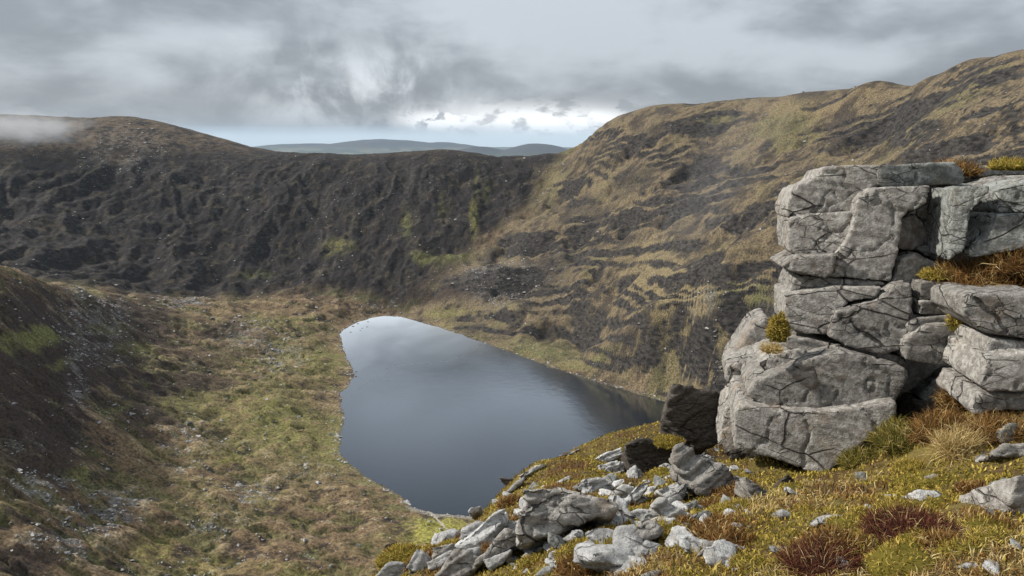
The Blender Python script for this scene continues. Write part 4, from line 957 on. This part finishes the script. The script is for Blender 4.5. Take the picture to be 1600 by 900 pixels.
for i in range(60):
    u = rng.uniform(640, 1600); lo = max(690, 905 - (u - 590) * 0.50 + 5) if u < 1100 else 750
    if lo > 890: continue
    v = rng.uniform(lo, 897); h_ = fg_hit(u, v)
    if h_ is None or h_[1] > 10: continue
    sc_ = rng.uniform(0.06, 0.15)
    kd = ['moss', 'moss', 'brown', 'brown'][rng.randint(4)] if u < 1250 else ['moss', 'moss', 'moss', 'brown'][rng.randint(4)]
    nm, lab, cat, grp, bl = {'moss': ('moss_clump', 'low yellow moss cushion growing on the near slope', 'moss', 'moss cushions on the near slope', .022),
        'brown': ('grass_tuft', 'low russet tuft growing among moss on the near slope', 'grass', 'russet tufts on the near slope', .05),
        'straw': ('grass_tuft', 'tuft of long pale straw blades on the near slope', 'grass', 'straw tufts on the near slope', .055)}[kd]
    clump(nm, lab, cat, grp, (h_[0], h_[1], h_[2] - 0.02), sc_, sc_ * (0.5 if kd != 'straw' else 0.3), kd, 700, bl, 0.0012 + 0.00035 * h_[1], 1000 + i)

# ------------------------------------------------------------------ small things by the lake
def drape(name, uv, wid, mat, lift=0.25):
    pts = [ray_hit(u, v, vh, 150, 2200) for u, v in uv]; pts = [p for p in pts if p is not None]
    vs = []
    P2 = []
    for a, b_ in zip(pts[:-1], pts[1:]):
        for s_ in np.linspace(0, 1, 12, endpoint=False): P2.append(a + (b_ - a) * s_)
    P2.append(pts[-1]); P2 = np.array(P2)
    tg = np.gradient(P2[:, :2], axis=0); tg /= np.linalg.norm(tg, axis=1)[:, None] + 1e-9
    nrm = np.stack([-tg[:, 1], tg[:, 0]], 1)
    rows = []
    for s_ in (-1, -0.33, 0.33, 1):
        q = P2[:, :2] + nrm * wid * s_ * (0.8 + 0.4 * perlin2(P2[:, :1] / 6, P2[:, 1:2] / 6, 5))
        rows.append(np.stack([q[:, 0], q[:, 1], np.maximum(vh(q[:, 0], q[:, 1]), 0.05) + lift], 1))
    n = len(P2); V_ = np.concatenate(rows)
    F_ = np.array([[r * n + i, r * n + i + 1, (r + 1) * n + i + 1, (r + 1) * n + i] for r in range(3) for i in range(n - 1)])
    return tag(mesh_obj(name, V_, F_, mat), kind='structure')
M_path, t, b, _ = new_mat('trodden_path')
pos = t.node('ShaderNodeNewGeometry').outputs['Position']
t.put(b.inputs['Base Color'], t.mix(t.noise(pos, 0.8, 4, 0.6), (0.20, 0.17, 0.13, 1), (0.36, 0.33, 0.28, 1)))
drape('path', [(668,800),(680,808),(690,818),(700,829)], 0.9, M_path)
drape('path', [(676,806),(690,806),(705,808)], 0.7, M_path)
rng = np.random.RandomState(41)
lake_rocks = []
for (u, v, s_) in [(552,510,1.6),(559,506,1.3),(566,513,1.0),(573,511,1.2),(563,516,1.0),(548,519,1.3),(557,581,1.2),(556,588,1.0),(575,503,1.1)]:
    p = pz(u, v, 0.15)
    pts = rng.normal(size=(16, 3)); pts /= np.linalg.norm(pts, axis=1)[:, None]; pts *= np.array([1.4, 0.9, 0.55]) * s_
    bm = bmesh.new()
    for q in pts: bm.verts.new(q)
    bmesh.ops.convex_hull(bm, input=bm.verts)
    me = bpy.data.meshes.new('lake_rock'); bm.to_mesh(me); bm.free(); me.materials.append(M_rock_d)
    o = bpy.data.objects.new('lake_rock', me); COL.objects.link(o); o.location = p
    tag(o, 'dark rock breaking the water beside the left shore of the lake', 'rock', 'rocks standing in the lake')

# ------------------------------------------------------------------ air
M_haze = bpy.data.materials.new('haze'); M_haze.use_nodes = True
t = NT(M_haze.node_tree); t.n.clear(); out = t.node('ShaderNodeOutputMaterial')
pv = t.node('ShaderNodeVolumePrincipled'); pv.inputs['Color'].default_value = (0.60, 0.80, 1.0, 1); pv.inputs['Density'].default_value = 1.7e-5
t.l.new(pv.outputs[0], out.inputs['Volume'])
bm = bmesh.new(); bmesh.ops.create_cube(bm, size=1.0)
me = bpy.data.meshes.new('haze'); bm.to_mesh(me); bm.free(); me.materials.append(M_haze)
hz = bpy.data.objects.new('haze', me); COL.objects.link(hz)
z_lo = float(min(LZ.min(), Z.min())) - 2; z_hi = float(max(Z.max(), LZ.max())) + 40
hz.location = (0, 14500, (z_lo + z_hi) / 2); hz.scale = (64600, 35600, z_hi - z_lo)
tag(hz, 'thin pale haze filling the air over the valley and lowland', 'haze', kind='stuff')
# a wisp of cloud drifting over the left-hand summit
def mist(name, label, c, size, dens, seed, tilt=0.0):
    m = bpy.data.materials.new(name); m.use_nodes = True
    t = NT(m.node_tree); t.n.clear(); out = t.node('ShaderNodeOutputMaterial')
    g = t.node('ShaderNodeTexCoord').outputs['Object']
    r = t.vmath('LENGTH', g, None, 1)
    n = t.noise(t.vmath('MULTIPLY', t.vmath('ADD', g, (seed, 0, 0)), (2.2, 2.2, 1.2)), 1.0, 5, 0.6, 0.3)
    d = t.math('MULTIPLY', t.ramp(t.math('ADD', r, t.math('MULTIPLY', t.math('SUBTRACT', n, 0.5), 1.7)), 0.95, 0.25), dens)
    v = t.node('ShaderNodeVolumePrincipled'); v.inputs['Color'].default_value = (0.95, 0.97, 1, 1); t.put(v.inputs['Density'], d)
    t.l.new(v.outputs[0], out.inputs['Volume'])
    bm = bmesh.new(); bmesh.ops.create_icosphere(bm, subdivisions=3, radius=1.0)
    me = bpy.data.meshes.new(name); bm.to_mesh(me); bm.free(); me.materials.append(m)
    o = bpy.data.objects.new(name, me); COL.objects.link(o); o.location = c; o.scale = size; o.rotation_euler = (0, tilt, 0)
    return tag(o, label, 'mist', kind='stuff')
mist('mist', 'thin wisp of low cloud drifting over the left-hand ridge', py(15, 200, 1250), (150, 90, 36), 0.014, 1.0)
mist('mist', 'faint pale streak of mist slanting across the right-hand wall', py(1110, 290, 640), (42, 40, 150), 0.0012, 3.0, R(36))  # thin tilted mist volume, paler than the wall behind it
